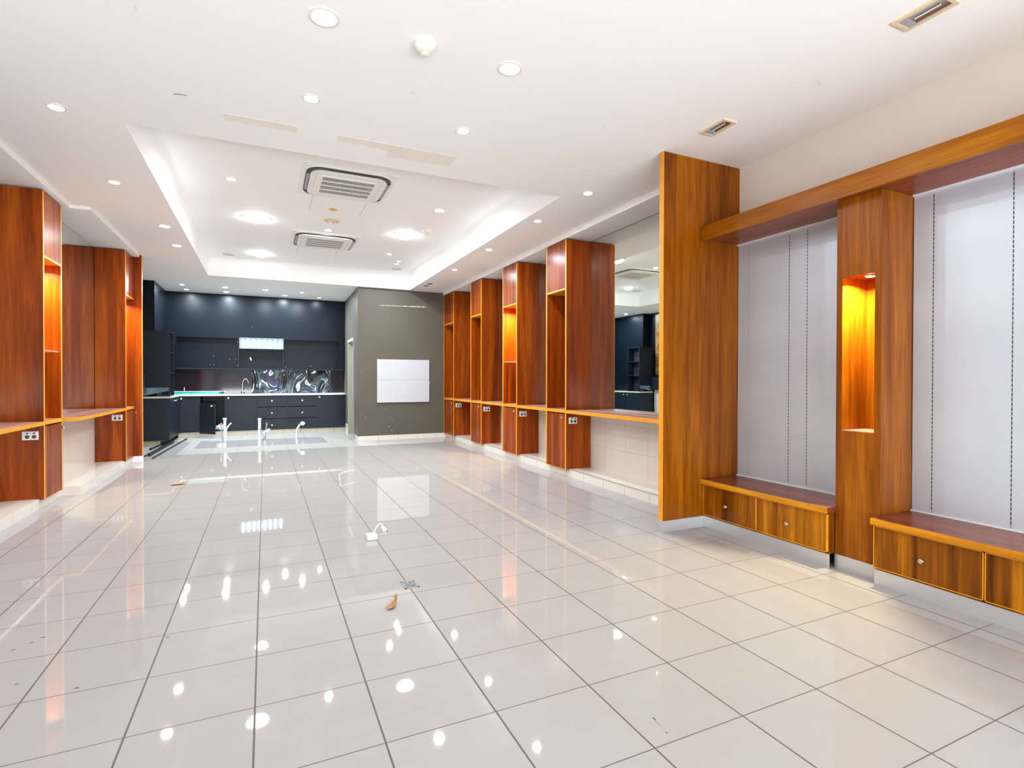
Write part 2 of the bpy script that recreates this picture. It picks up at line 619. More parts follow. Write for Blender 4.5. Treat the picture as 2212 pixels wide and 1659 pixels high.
# one slab with an opening where the tray rises
box(ce, X0, TX0, Y0, Y1, ZC, ZU)
box(ce, TX1, X1, Y0, Y1, ZC, ZU)
box(ce, TX0, TX1, Y0, TY0, ZC, ZU)
box(ce, TX0, TX1, TY1, Y1, ZC, ZU)
ceiling = struct('ceiling', ce, CEIL)
struct('tray_top', box(new(), TX0 - 0.08, TX1 + 0.08, TY0 - 0.08, TY1 + 0.08, ZT, ZT + 0.12), TRAYM, ceiling)
for q in ((TX0 - 0.08, TX0, TY0 - 0.08, TY1 + 0.08), (TX1, TX1 + 0.08, TY0 - 0.08, TY1 + 0.08), (TX0, TX1, TY0 - 0.08, TY0), (TX0, TX1, TY1, TY1 + 0.08)):
    struct('tray_side', box(new(), *q, 3.12, ZT), TRAYM, ceiling)
# coved corner where the tray meets its top
cv = new()
R = 0.10
for (ax_, c0, s_, a0, a1) in (('x', TX0, 1, TY0, TY1), ('x', TX1, -1, TY0, TY1), ('y', TY0, 1, TX0, TX1), ('y', TY1, -1, TX0, TX1)):
    prof = [(0.0, ZT - R)]
    for k in range(1, 7):
        t = k / 6 * PI / 2
        prof.append((R - R * math.cos(t), ZT - R + R * math.sin(t)))
    prof.append((0.0, ZT))
    ends = []
    for a in (a0, a1):
        ends.append([cv.verts.new((c0 + s_ * d, a, z) if ax_ == 'x' else (a, c0 + s_ * d, z)) for d, z in prof])
    n = len(prof)
    for i in range(n):
        cv.faces.new((ends[0][i], ends[0][(i + 1) % n], ends[1][(i + 1) % n], ends[1][i]))
    cv.faces.new(ends[0])
    cv.faces.new(ends[1][::-1])
struct('tray_cove', cv, TRAYM, ceiling, smooth=True)

struct('soffit', box(new(), 3.405, 3.85, 3.37, 10.76, 2.985, ZC + 0.01), CEIL, ceiling)
sf = new()
box(sf, -2.28, -1.84, -1.0, 6.97, 3.0, ZC + 0.01)
box(sf, -2.15, -1.665, 6.97, 9.37, 3.0, ZC + 0.01)
struct('soffit', sf, CEIL, ceiling)


def flat(name, pts, z, dz, mat, parent):
    bm = new()
    prism(bm, pts, min(z, z + dz), max(z, z + dz))
    return obj(name, bm, mat, parent)


flat('bare_strip', [(-0.257, 4.13), (0.214, 4.118), (0.219, 4.226), (-0.25, 4.231)], ZC + 0.001, -0.0022, PATCH, ceiling)
flat('bare_strip', [(0.492, 4.134), (1.424, 4.128), (1.425, 4.339), (0.902, 4.36), (0.885, 4.243), (0.496, 4.232)], ZC + 0.001, -0.0022, PATCH, ceiling)
flat('bare_strip', [(-1.836, 6.944), (-1.66, 6.985), (-1.68, 7.09), (-1.83, 7.096)], ZC + 0.001, -0.0022, PATCH, ceiling)
flat('ceiling_crack', [(-0.524, 3.981), (-0.49, 3.970), (-0.447, 3.972), (-0.447, 3.977), (-0.49, 3.977), (-0.524, 3.99)], ZC + 0.001, -0.002, MARKM, ceiling)

# left side
bm = new()
prism(bm, [(-2.6, -3.0), (-2.27, -3.0), (-2.27, 6.86), (-2.10, 6.86), (-2.10, 13.3), (-2.6, 13.3)], 0, ZC)
struct('wall_left', bm, CREAMW)
struct('wall_left_dark', box(new(), -2.10, -2.091, 9.40, 11.68, 0, ZC), BLACKW)
bm = new()
prism(bm, [(-2.28, -1.5), (-2.262, -1.5), (-2.262, 6.87), (-2.085, 6.87), (-2.085, 9.35), (-2.12, 9.35), (-2.12, 6.88), (-2.28, 6.88)], 0.0, 0.80)
struct('trim_3', bm, TILEW)
struct('trim_4', box(new(), -2.12, -2.08, 9.42, 11.48, 0.0, 0.95), TILEW)
bm = new()
prism(bm, [(-2.265, -1.5), (-1.92, -1.5), (-1.92, 6.965), (-1.765, 6.965), (-1.765, 9.35), (-2.09, 9.35), (-2.09, 6.87), (-2.265, 6.87)], 0, 0.095)
struct('trim_1', bm, TILEP)
# black bulkhead at the kitchen's left end
struct('wall_kitchen_left', box(new(), -2.2, -1.85, 11.68, 13.3, 0, ZC), BLACKW)

# right side
struct('wall_right', box(new(), 3.80, 4.2, 3.37, 10.9, 0, ZC), CREAMW)
struct('wall_right_tiles', box(new(), 3.775, 3.81, 3.37, 10.75, 0.0, 0.80), TILEW, bpy.data.objects['wall_right'])
bm = new()
prism(bm, [(3.455, 3.37), (3.80, 3.37), (3.80, 10.75), (3.455, 10.75)], 0, 0.10)
struct('trim_2', bm, TILEP)
bm = new()
box(bm, 3.4515, 3.462, 3.37, 10.75, 0.094, 0.1015)
struct('trim_2_edge', bm, KICK, bpy.data.objects['trim_2'])
bm = new()
box(bm, 3.70, 4.2, -3.0, 3.325, 0, ZC)
struct('wall_bay', bm, CREAMW)

# taupe block with the doorway
bm = new()
prism(bm, [(1.653, 10.75), (4.2, 10.75), (4.2, 11.05), (1.660, 11.05)], 0, ZC)
YD0, YD1, ZD = 11.36, 12.28, 2.06
sx = lambda y: 1.653 + (y - 10.75) * 0.0219


def wallseg(bm, ya, yb, z0, z1, t=0.14):
    prism(bm, [(sx(ya), ya), (sx(ya) + t, ya), (sx(yb) + t, yb), (sx(yb), yb)], z0, z1)


wallseg(bm, 11.05, YD0, 0, ZC)
wallseg(bm, YD1, 13.2, 0, ZC)
wallseg(bm, YD0, YD1, ZD, ZC)
wp = struct('wall_partition', bm, GREYW)
bm = new()
box(bm, 1.90, 2.0, 10.9, 13.2, 0, ZC)
struct('wall_passage', bm, JAMB)
# door frame and leaf
bm = new()
for ya, yb, z0, z1 in ((YD0 - 0.03, YD0 + 0.025, 0, ZD + 0.03), (YD1 - 0.025, YD1 + 0.03, 0, ZD + 0.03), (YD0, YD1, ZD - 0.03, ZD + 0.03)):
    prism(bm, [(sx(ya) - 0.012, ya), (sx(ya) + 0.15, ya), (sx(yb) + 0.15, yb), (sx(yb) - 0.012, yb)], z0, z1)
d1 = struct('door_1', bm, JAMB)
bm = new()
prism(bm, [(sx(YD0) + 0.10, YD0 + 0.03), (sx(YD0) + 0.14, YD0 + 0.03), (sx(YD1) + 0.14, YD1 - 0.03), (sx(YD1) + 0.10, YD1 - 0.03)], 0.01, ZD - 0.035)
obj('door_leaf', bm, JAMB, d1)
# skirtings
bm = new()
box(bm, 1.644, 3.455, 10.737, 10.755, 0, 0.095)
struct('baseboard_partition', bm, TILEB)
bm = new()
prism(bm, [(sx(10.74) - 0.010, 10.74), (sx(10.74) + 0.004, 10.74), (sx(YD0 - 0.04) + 0.004, YD0 - 0.04), (sx(YD0 - 0.04) - 0.010, YD0 - 0.04)], 0, 0.095)
struct('baseboard_side', bm, TILEB)
bm = new()
prism(bm, [(sx(12.33) - 0.010, 12.33), (sx(12.33) + 0.004, 12.33), (sx(12.8) + 0.004, 12.8), (sx(12.8) - 0.010, 12.8)], 0, 0.20)
struct('baseboard_kitchen', bm, TILEB)
# marks on the taupe wall
bm = new()
pts = []
xs = [2.08 + i * 0.04 for i in range(25)]
for i, x in enumerate(xs):
    w = 0.004 + 0.012 * random.random() * (0.4 + i / 24)
    pts.append((x, 2.70 + 0.02 * (i / 24) + w, 2.70 + 0.02 * (i / 24) - w * 0.8))
va = [(bm.verts.new((x, 10.7485, a)), bm.verts.new((x, 10.7485, c))) for x, a, c in pts]
vb = [(bm.verts.new((x, 10.752, a)), bm.verts.new((x, 10.752, c))) for x, a, c in pts]
for i in range(len(va) - 1):
    bm.faces.new((va[i][0], va[i + 1][0], va[i + 1][1], va[i][1]))
    bm.faces.new((va[i][0], vb[i][0], vb[i + 1][0], va[i + 1][0]))
    bm.faces.new((va[i][1], va[i + 1][1], vb[i + 1][1], vb[i][1]))
obj('scraped_line', bm, SCRAPE, wp)
bm = new()
for x, z, w, h in ((1.98, 2.73, .006, .006), (2.13, 2.73, .006, .006), (2.28, 0.45, .02, .006), (2.34, 0.38, .008, .02), (2.26, 0.25, .008, .03), (2.31, 0.18, .03, .008),
                   (1.80, 0.45, .012, .012), (2.20, 0.62, .02, .006), (1.72, 1.35, .01, .01), (3.11, 1.12, .012, .05)):
    box(bm, x, x + w, 10.7485, 10.752, z, z + h)
obj('paint_chips', bm, SCRAPE, wp)

# kitchen back wall (the black upper wall stands forward of the recess)
struct('wall_back', box(new(), -2.2, 2.0, 13.45, 13.8, 0, ZC), BLACKW)
# shop front behind the camera: piers and header round the open front
bm = new()
box(bm, -3.2, -1.9, -2.95, -2.8, 0, ZC)
box(bm, 3.5, 4.6, -2.95, -2.8, 0, ZC)
box(bm, -1.9, 3.5, -2.95, -2.8, 2.95, ZC)
struct('wall_front', bm, CREAMW)


# ------------------------------------------------------------------ shelf towers
def tower(s, xf, y0, w, zb, zt, depth, zn, label, group, lit=0.0, glass=False, zc=(0.80, 0.84), last=False):
    """s=+1: stands against the right wall (front faces -x); s=-1: left wall"""
    T = 0.024
    X = lambda d: xf + s * d
    t = thing('shelf_tower', label, 'cabinet', (X(depth / 2), y0 + w / 2, zb), group)
    for (ya, yb) in ((y0, y0 + T), (y0 + w - T, y0 + w)):
        if last and ya > y0:
            continue
        p = obj('side_panel', box(new(), X(0.004), X(depth), ya, yb, zb, zt), W_RED, t)
        e = obj('edge_band', box(new(), X(0), X(0.004), ya, yb, zb, zt), W_EDGE, p, label='amber timber edge strip')
    a, b_ = y0 + T, y0 + w - T
    obj('back_panel', box(new(), X(min(0.31, depth - 0.02)), X(min(0.325, depth - 0.005)), a, b_, zb + 0.02, zt), W_RED, t)
    obj('upper_door', box(new(), X(0.003), X(0.021), a + 0.002, b_ - 0.002, zn + 0.004, zt - 0.002), W_RED, t)
    hb = obj('niche_head', box(new(), X(0.002), X(min(0.31, depth - 0.02)), a, b_, zn - 0.018, zn + 0.003), W_EDGE, t)
    obj('niche_base', box(new(), X(0.003), X(min(0.31, depth - 0.02)), a, b_, zc[0], zc[1]), W_TOP, t)
    obj('edge_band', box(new(), X(0.0), X(0.003), a, b_, zc[0], zc[1]), W_EDGE, t, label='amber timber edge strip')
    d = obj('lower_door', box(new(), X(0.003), X(0.021), a + 0.003, b_ - 0.003, zb + 0.008, zc[0] - 0.014), W_RED, t)
    obj('bottom_board', box(new(), X(0.004), X(min(0.31, depth - 0.02)), a, b_, zb, zb + 0.006), W_EDGE, t)
    ky = (y0 + 0.06) if s > 0 else (y0 + w - 0.06)
    knob(d, (X(0.003), ky, zc[0] - 0.055), 'x', -s, CHROME, 1.1)
    # double power outlet on the side that faces the camera
    ox = X(0.10)
    bm = box(new(), ox - 0.06, ox + 0.06, y0 - 0.009, y0 + 0.001, zc[0] - 0.135, zc[0] - 0.055, bev=0.003)
    pl = obj('power_outlet', bm, WHITEP, t, label='white double power outlet')
    for k in (-0.022, 0.028):
        obj('switch', box(new(), ox + k - 0.008, ox + k + 0.008, y0 - 0.012, y0 - 0.008, zc[0] - 0.078, zc[0] - 0.066, bev=0.002), SOCK, pl)
        obj('socket', lathe(new(), [(0.0165, 0), (0.0165, 0.002)], (ox + k, y0 - 0.0085, zc[0] - 0.105), 'y', 18, -1), SOCK, pl)
    if glass:
        obj('glass_shelf', box(new(), X(0.02), X(min(0.30, depth - 0.03)), a + 0.001, b_ - 0.001, 1.490, 1.498), SHELFG, t)
    yc = (a + b_) / 2
    xc = X(min(0.15, depth / 2))
    if lit:
        lp = obj('niche_lamp', lathe(new(), [(0.034, 0), (0.034, 0.004), (0.028, 0.006)], (xc, yc, zn - 0.018), 'z', 24, -1), CHROME, t)
        obj('lens', lathe(new(), [(0.026, 0), (0.02, 0.002)], (xc, yc, zn - 0.0235), 'z', 20, -1), E_NICHE, lp)
        o = area('niche_light', (xc, yc, zn - 0.03), (0, 0, 0), 0.05, 0.05, lit, (1.0, 0.84, 0.50), 'DISK', math.radians(150))
        o.parent = lp
        o.matrix_parent_inverse = Matrix.Translation(-ORG[t.name])
    return t


G_T = 'tall timber shelf towers'
XR = 3.405
RT = [(5.72, 0.52), (7.145, 0.53), (8.58, 0.54), (10.07, 0.66)]
tower(1, XR, RT[0][0], RT[0][1], 0.09, 2.972, 0.365, 2.365, 'red timber shelf tower nearest the big timber end panel on the right, niche unlit', G_T)
tower(1, XR, RT[1][0], RT[1][1], 0.09, 2.972, 0.365, 2.365, 'red timber shelf tower on the right wall with glowing orange niche and glass shelf', G_T, lit=24.0, glass=True)
tower(1, XR, RT[2][0], RT[2][1], 0.09, 2.972, 0.365, 2.365, 'right hand timber shelf tower with dark niche, second from the taupe wall', G_T)
tower(1, XR, RT[3][0], RT[3][1], 0.09, 2.972, 0.365, 2.365, 'tall timber shelf tower furthest back on the right, touching the taupe wall', G_T)
tower(-1, -1.88, 6.36, 0.50, 0.085, 2.985, 0.375, 2.38, 'tall timber shelf tower on the left wall, nearest the camera, with lit orange niche', G_T, lit=18.0, glass=True, zc=(0.785, 0.82))
tower(-1, -1.735, 8.85, 0.522, 0.085, 2.985, 0.345, 2.39, 'tall timber shelf tower on the left wall beside the full height end panel, niche lit', G_T, lit=12.0, zc=(0.785, 0.82), last=True)


def counter(s, xf, ya, yb, z0, z1, xw, label):
    t = thing('wall_counter', label, 'counter', (xf, (ya + yb) / 2, z0), 'timber wall counters between the towers')
    obj('counter_top', box(new(), xf + s * 0.004, xw, ya, yb, z0, z1), W_TOP, t)
    obj('edge_band', box(new(), xf, xf + s * 0.004, ya, yb, z0, z1), W_EDGE, t, label='amber timber front edge')
    return t


XM = 3.772
counter(1, XR, 3.372, 5.719, 0.80, 0.84, XM - 0.003, 'long timber wall counter beside the big end panel, below the wide mirror')
counter(1, XR, 6.241, 7.144, 0.80, 0.84, XM - 0.003, 'timber wall counter between the nearest right tower and the tower with the glowing niche')
counter(1, XR, 7.676, 8.579, 0.80, 0.84, XM - 0.003, 'timber wall counter just behind the tower with the glowing niche on the right')
counter(1, XR, 9.121, 10.069, 0.80, 0.84, XM - 0.003, 'timber wall counter furthest back on the right, before the last tower')
c = counter(-1, -1.875, 3.6, 6.359, 0.785, 0.82, -2.258, 'timber wall counter running out of the left edge of the picture')
c = counter(-1, -1.735, 6.882, 8.849, 0.785, 0.82, -2.084, 'timber wall counter between the two left towers, its near end stepping out')
obj('end_band', box(new(), -1.885, -1.735, 6.878, 6.8825, 0.785, 0.82), W_EDGE, c, label='amber timber end edge')


def mirror(name_label, x, s, ya, yb, z0, z1):
    t = thing('wall_mirror', name_label, 'mirror', (x, (ya + yb) / 2, z0), 'mirrors on the side walls')
    obj('mirror_glass', box(new(), x, x + s * 0.006, ya, yb, z0, z1), MIRR, t)
    obj('backing', box(new(), x + s * 0.006, x + s * 0.012, ya, yb, z0, z1 + 0.004), GAP, t)
    return t


mirror('wide mirror above the long counter, reflecting the black kitchen corner', XM, 1, 3.372, 5.719, 0.842, 2.975)
mirror('mirror behind the counter between the two nearest right hand towers', XM, 1, 6.241, 7.144, 0.842, 2.975)
mirror('mirror behind the counter just past the glowing right hand tower', XM, 1, 7.676, 8.579, 0.842, 2.975)
mirror('mirror furthest back on the right wall, beside the last tower', XM, 1, 9.121, 10.069, 0.842, 2.975)
mirror('mirror on the left wall reflecting the side of the second timber tower', -2.084, -1, 6.882, 8.849, 0.822, 2.995)
mirror('mirror on the left wall above the counter running out of the picture', -2.258, -1, 3.6, 6.359, 0.822, 2.995)

# big end panel on the right
t = thing('end_panel', 'full height brown timber end panel standing out from the right wall, aluminium kick strip', 'panel', (3.3, 3.345, 0))
obj('board', box(new(), 2.874, 3.80, 3.322, 3.368, 0.09, ZC - 0.002), W_FIN, t)
obj('edge_band', box(new(), 2.868, 2.874, 3.322, 3.368, 0.09, ZC - 0.002), W_EDGE, t, label='amber timber front edge')
obj('kick_strip', box(new(), 2.864, 3.306, 3.318, 3.372, 0, 0.09), KICK, t, label='brushed aluminium kick strip')
# end panel on the left
t = thing('end_panel', 'full height red timber end panel on the left, on a white tiled foot', 'panel', (-1.86, 9.37, 0))
obj('board', box(new(), -2.085, -1.641, 9.352, 9.40, 0.09, ZC - 0.002), W_RED, t)
obj('edge_band', box(new(), -1.641, -1.635, 9.352, 9.40, 0.09, ZC - 0.002), W_EDGE, t, label='amber timber front edge')
obj('tiled_foot', box(new(), -2.085, -1.633, 9.351, 9.402, 0, 0.09), WHITE, t, label='white tile foot')
# brown gold artwork on the left wall beyond it, seen in the mirror
t = tag(obj('artwork', box(new(), -2.09, -2.06, 9.75, 11.42, 1.34, 2.99), ARTM),
        'dark brown and gold panel on the left wall, seen reflected in the wide mirror', 'artwork')
t = tag(obj('wall_ledge', box(new(), -2.09, -1.95, 9.75, 11.49, 0.95, 1.30), BLACKC),
        'black ledge below the brown gold panel, seen only in the wide mirror', 'ledge')

# ------------------------------------------------------------------ display bay on the right
XP = 3.685


def bench(y0, y1, seams, label):
    t = thing('drawer_bench', label, 'bench', (3.48, (y0 + y1) / 2, 0), 'timber drawer benches in the display bay')
    obj('carcass', box(new(), 3.312, XP - 0.002, y0 + 0.002, y1 - 0.001, 0.09, 0.36), W_DRAW, t)
    top = obj('bench_top', box(new(), 3.267, XP - 0.001, y0 - 0.018 if y0 > 2 else y0, y1, 0.362, 0.400), W_REDY, t)
    obj('edge_band', box(new(), 3.262, 3.267, y0 - 0.018 if y0 > 2 else y0, y1, 0.362, 0.400), W_HONEY, top, label='honey timber front edge')
    ys = [y1] + seams + [y0]
    for a, b_ in zip(ys, ys[1:]):
        d = obj('drawer', box(new(), 3.292, 3.311, b_ + 0.004, a - 0.004, 0.106, 0.350), W_DRAW, t, label='drawer front with bold figured grain')
        bm = new()
        for q in ((b_ + 0.003, a - 0.003, 0.103, 0.107), (b_ + 0.003, a - 0.003, 0.349, 0.353), (b_ + 0.003, b_ + 0.007, 0.103, 0.353), (a - 0.007, a - 0.003, 0.103, 0.353)):
            box(bm, 3.290, 3.311, *q)
        obj('edge_band', bm, W_EDGE, d, label='amber edge strip')
        knob(d, (3.292, (a + b_) / 2, 0.225), 'x', -1, SATIN, 1.15)
    obj('kickboard', box(new(), 3.304, 3.32, y0 + 0.001, y1 - 0.001, 0, 0.09), KICK, t, label='brushed aluminium kickboard')
    return t


bench(2.243, 3.318, [2.79], 'low two drawer timber bench between the big end panel and the lit column')
bench(0.334, 1.957, [1.416, 0.875], 'low timber drawer bench running out of the right edge of the picture')

# column with the lit niche
CY0, CY1, CX = 1.962, 2.238, 3.366
NY0, NY1, NZ0, NZ1, NX = 2.0, 2.2, 0.894, 1.876, 3.615
t = thing('display_column', 'timber display column with a brightly lit tall niche', 'column', (3.53, 2.1, 0))
bm = new()
box(bm, CX, XP + 0.01, CY0, CY1, 0.09, NZ0)
box(bm, CX, XP + 0.01, CY0, CY1, NZ1, 2.374)
box(bm, CX, XP + 0.01, CY0, NY0, NZ0, NZ1)
box(bm, CX, XP + 0.01, NY1, CY1, NZ0, NZ1)
box(bm, NX, XP + 0.01, NY0, NY1, NZ0, NZ1)
obj('column_body', bm, W_FIN, t)
obj('niche_floor', box(new(), CX + 0.002, NX, NY0, NY1, NZ0, NZ0 + 0.004), W_TOP, t, label='pale niche base')
obj('kickboard', box(new(), CX - 0.006, CX + 0.01, CY0 - 0.004, CY1, 0, 0.09), KICK, t, label='brushed aluminium kickboard')
lp = obj('niche_lamp', lathe(new(), [(0.036, 0), (0.036, 0.004), (0.03, 0.007)], (3.445, 2.075, NZ1), 'z', 24, -1), CHROME, t, label='small recessed halogen lamp')
obj('lens', lathe(new(), [(0.028, 0), (0.02, 0.003)], (3.445, 2.075, NZ1 - 0.0065), 'z', 20, -1), E_NICHE, lp)
o = area('niche_light', (3.445, 2.075, NZ1 - 0.016), (0, 0, 0), 0.05, 0.05, 20.0, (1.0, 0.84, 0.50), 'DISK', math.radians(155))

# cross beam
t = thing('display_beam', 'honey timber beam running above the display bay', 'beam', (3.48, 1.5, 2.36))
obj('front_board', box(new(), 3.258, 3.285, -1.2, 3.319, 2.358, 2.480), W_BEAM, t)
obj('soffit_board', box(new(), 3.285, XP, -1.2, 3.319, 2.376, 2.400), W_REDY, t, label='reddish timber underside')
obj('top_board', box(new(), 3.285, 3.70, -1.2, 3.319, 2.462, 2.480), W_BEAM, t)

# aluminium panelling: panels with slotted channels between them
def panelling(seams, chans, label):
    t = thing('wall_panelling', label, 'wall panel', (XP, (seams[0] + seams[-1]) / 2, 0.402), 'brushed aluminium panelling of the display bays')
    for a, b_ in zip(seams, seams[1:]):
        obj('metal_panel', box(new(), XP, 3.698, b_ + 0.0025, a - 0.0025, 0.402, 2.374), ALU, t)
    for y in chans:
        c_ = obj('slotted_channel', box(new(), XP + 0.0015, 3.698, y - 0.0025, y + 0.0025, 0.402, 2.374), STEEL, t)
        bm = new()
        z = 0.43
        while z < 2.34:
            box(bm, XP - 0.0008, XP + 0.002, y - 0.0019, y + 0.0019, z, z + 0.019)
            z += 0.026
        obj('slots', bm, LOUV if y > 3.0 else GAP, c_)
    obj('trim_strip', box(new(), XP - 0.014, XP - 0.001, seams[-1], seams[0] - 0.001, 0.401, 0.409), WHITE, t, label='thin white trim strip along the foot')
    obj('trim_strip', box(new(), XP - 0.016, XP - 0.001, seams[-1], seams[0] - 0.001, 2.364, 2.375), WHITE, t, label='thin white trim strip along the top')
    return t


panelling([3.319, 3.207, 2.829, 2.677, 2.240], [3.207, 2.829, 2.677], 'brushed aluminium panelling between the big timber end panel and the lit column')
panelling([1.960, 1.849, 1.469, 0.90], [1.849, 1.469], 'brushed aluminium panelling at the right edge of the picture')


# ------------------------------------------------------------------ ceiling fittings
def downlight(x, y, z, r, label, group, emat=E_WARM, power=DL_POWER, colr=(1.0, 0.94, 0.88), on=True, name='downlight'):
    t = thing(name, label, 'light', (x, y, z), group)
    obj('trim_ring', lathe(new(), [(r * 1.35, 0), (r * 1.33, 0.004), (r * 1.05, 0.007), (r, 0.003)], (x, y, z), 'z', 28, -1), WHITEP if on else STEEL, t, smooth=True)
    if r >= 0.1:      # opal dome that also lights the ceiling round it
        pr = [(r * 0.98 * math.cos(a), 0.004 + 0.055 * math.sin(a)) for a in [i * PI / 2 / 7 for i in range(7)]] + [(0.003, 0.059)]
        obj('lens', lathe(new(), pr, (x, y, z - 0.003), 'z', 32, -1), E_DOME, t, smooth=True, label='glowing opal dome')
        return t
    obj('lens', lathe(new(), [(r * 0.98, 0.0), (r * 0.9, 0.005), (r * 0.5, 0.009), (0.003, 0.0095)], (x, y, z - 0.003), 'z', 24, -1), emat if on else ACG, t, smooth=True)
    if on:
        area('downlight_lamp', (x, y, z - 0.016), (0, 0, 0), r * 1.8, r * 1.8, power, colr, 'DISK')
    return t


GC = 'recessed downlights in the flat ceiling'
FW = (0.90, 0.95, 1.0)
KC = (0.76, 0.90, 1.0)
flat_lights = [
    (0.272, 2.824, 0.058, 'large glaring downlight nearest the camera, left of the smoke detector', E_WARM, FW, 0.35),
    (1.298, 2.828, 0.055, 'large glaring downlight right of the near smoke detector', E_WARM, FW, 0.35),
    (-1.262, 4.511, 0.042, 'downlight at the far left of the picture, leftmost of all', E_COOL, FW, 1),
    (0.273, 3.669, 0.042, 'small downlight just behind the leftmost of the two glaring ones, above the bare strips', E_COOL, FW, 0.7),
    (1.312, 3.674, 0.042, 'small downlight just behind the right glaring one, by the end of the bare strip', E_COOL, FW, 0.7),
    (-1.256, 5.994, 0.042, 'downlight above and right of the nearest left timber tower', E_COOL, FW, 1),
    (2.851, 4.383, 0.042, 'downlight of the right hand row nearest the big timber end panel', E_WARM, FW, 0.7),
    (2.832, 5.391, 0.042, 'second downlight of the right hand row from the big timber end panel', E_WARM, FW, 1),
    (2.837, 6.871, 0.048, 'third and brightest downlight of the row before the right hand towers', E_COOL, FW, 1),
    (2.839, 8.353, 0.040, 'last lit downlight of the right hand row, near the far towers', E_WARM, FW, 1),
    (-1.075, 7.456, 0.055, 'nearer of the two bright downlights beside the second left tower', E_COOL, FW, 1),
    (-1.083, 8.469, 0.055, 'farther of the two bright downlights beside the second left tower', E_COOL, FW, 1),
    (-0.715, 11.889, 0.052, 'front kitchen downlight, second from the left', E_COOL, KC, 3.2),
    (-0.727, 12.50, 0.052, 'rear kitchen downlight, second from the left, washing the black wall', E_COOL, KC, 1.9),
    (0.009, 11.903, 0.052, 'middle front kitchen downlight', E_COOL, KC, 3.2),
    (0.388, 12.50, 0.052, 'rear kitchen downlight right of the middle, washing the black wall', E_COOL, KC, 1.9),
    (0.704, 11.94, 0.040, 'front kitchen downlight on the right', E_COOL, KC, 3.2),
    (1.09, 12.50, 0.036, 'rightmost rear kitchen downlight', E_COOL, KC, 0.7),
    (-1.445, 11.909, 0.040, 'leftmost front kitchen downlight', E_COOL, KC, 3.2),
    (-1.44, 12.50, 0.038, 'leftmost rear kitchen downlight by the black bulkhead', E_COOL, KC, 0.8),
]
for x, y, r, lb, em, cc, k in flat_lights:
    downlight(x, y, ZC, r, lb, GC, em, DL_POWER * k, cc)
downlight(2.832, 9.799, ZC, 0.042, 'unlit downlight near the corner of the tray, the nearer of two', GC, on=False)
downlight(2.83, 10.031, ZC, 0.042, 'unlit downlight near the corner of the tray, the farther of two', GC, on=False)

GT = 'lights in the raised tray'
tray_lights = [
    (-0.324, 6.391, 0.045, 'small tray downlight left of the near air conditioner', 1),
    (-0.099, 7.805, 0.135, 'largest round glowing tray light, left of the yellow detector', 2.4),
    (1.879, 7.792, 0.125, 'large round glowing tray light on the right, near the white detector', 2.4),
    (-0.065, 9.988, 0.10, 'round tray light at the far left end of the tray', 1.8),
    (1.993, 6.459, 0.06, 'bright tray downlight right of the near air conditioner', 1),
    (0.821, 7.995, 0.045, 'small tray downlight just before the far air conditioner', 0.8),
    (1.918, 9.072, 0.04, 'small tray downlight right of the far air conditioner', 0.7),
    (2.192, 9.543, 0.03, 'nearer of the close pair of tiny tray downlights by the far corner', 0.5),
    (2.197, 9.777, 0.034, 'farther of the close pair of tiny tray downlights by the far corner', 0.5),
]
for x, y, r, lb, k in tray_lights:
    downlight(x, y, ZT, r, lb, GT, E_COOL, DL_POWER * k * 2.2, (0.86, 0.94, 1.0), name='downlight')


def disc(name, x, y, z, prof, mat, label, cat, group=None):
    return tag(obj(name, lathe(new(), prof, (x, y, z), 'z', 32, -1), mat, smooth=True), label, cat, group)


disc('ceiling_speaker', -0.548, 10.283, ZT, [(0.10, 0), (0.098, 0.006), (0.09, 0.007)], GREYSP, 'flat grey ceiling speaker in the far left of the tray', 'speaker', 'round ceiling speakers')
disc('ceiling_speaker', 2.311, 10.239, ZT, [(0.10, 0), (0.098, 0.006), (0.09, 0.007)], GREYSP, 'flat grey ceiling speaker in the far right of the tray', 'speaker', 'round ceiling speakers')


def detector(x, y, z, label, mat, s=1.0, slots=True):
    t = thing('smoke_detector', label, 'detector', (x, y, z))
    obj('base', lathe(new(), [(0.062 * s, 0), (0.062 * s, 0.010 * s), (0.056 * s, 0.022 * s), (0.040 * s, 0.038 * s), (0.028 * s, 0.042 * s)], (x, y, z), 'z', 32, -1), mat, t, smooth=True)
    obj('sensor_cap', lathe(new(), [(0.020 * s, 0), (0.022 * s, 0.012 * s), (0.024 * s, 0.014 * s), (0.016 * s, 0.019 * s)], (x, y, z - 0.042 * s), 'z', 24, -1), mat, t, smooth=True)
    if slots:
        bm = new()
        for k in range(12):
            a = k / 12 * 2 * PI
            cx, cy_ = x + 0.024 * s * math.cos(a), y + 0.024 * s * math.sin(a)
            tube(bm, [(cx, cy_, z - 0.040 * s), (cx, cy_, z - 0.056 * s)], 0.0022 * s, 6)
        obj('vent_ribs', bm, CREAMP, t)
    return t


detector(0.788, 2.817, ZC, 'white smoke detector between the two glaring near downlights', WHITEP)
detector(2.102, 7.391, ZT, 'white smoke detector in the raised tray beside the right round light', WHITEP, 1.05)
t = thing('sprinkler_disc', 'yellowed round disc on the tray between the two air conditioners', 'detector', (0.816, 7.486, ZT))
obj('plate', lathe(new(), [(0.105, 0), (0.10, 0.010), (0.07, 0.014)], (0.816, 7.486, ZT), 'z', 32, -1), CREAMP, t, smooth=True)
obj('centre', lathe(new(), [(0.055, 0), (0.05, 0.012), (0.03, 0.016)], (0.816, 7.486, ZT - 0.013), 'z', 28, -1), CREAMP, t, smooth=True)


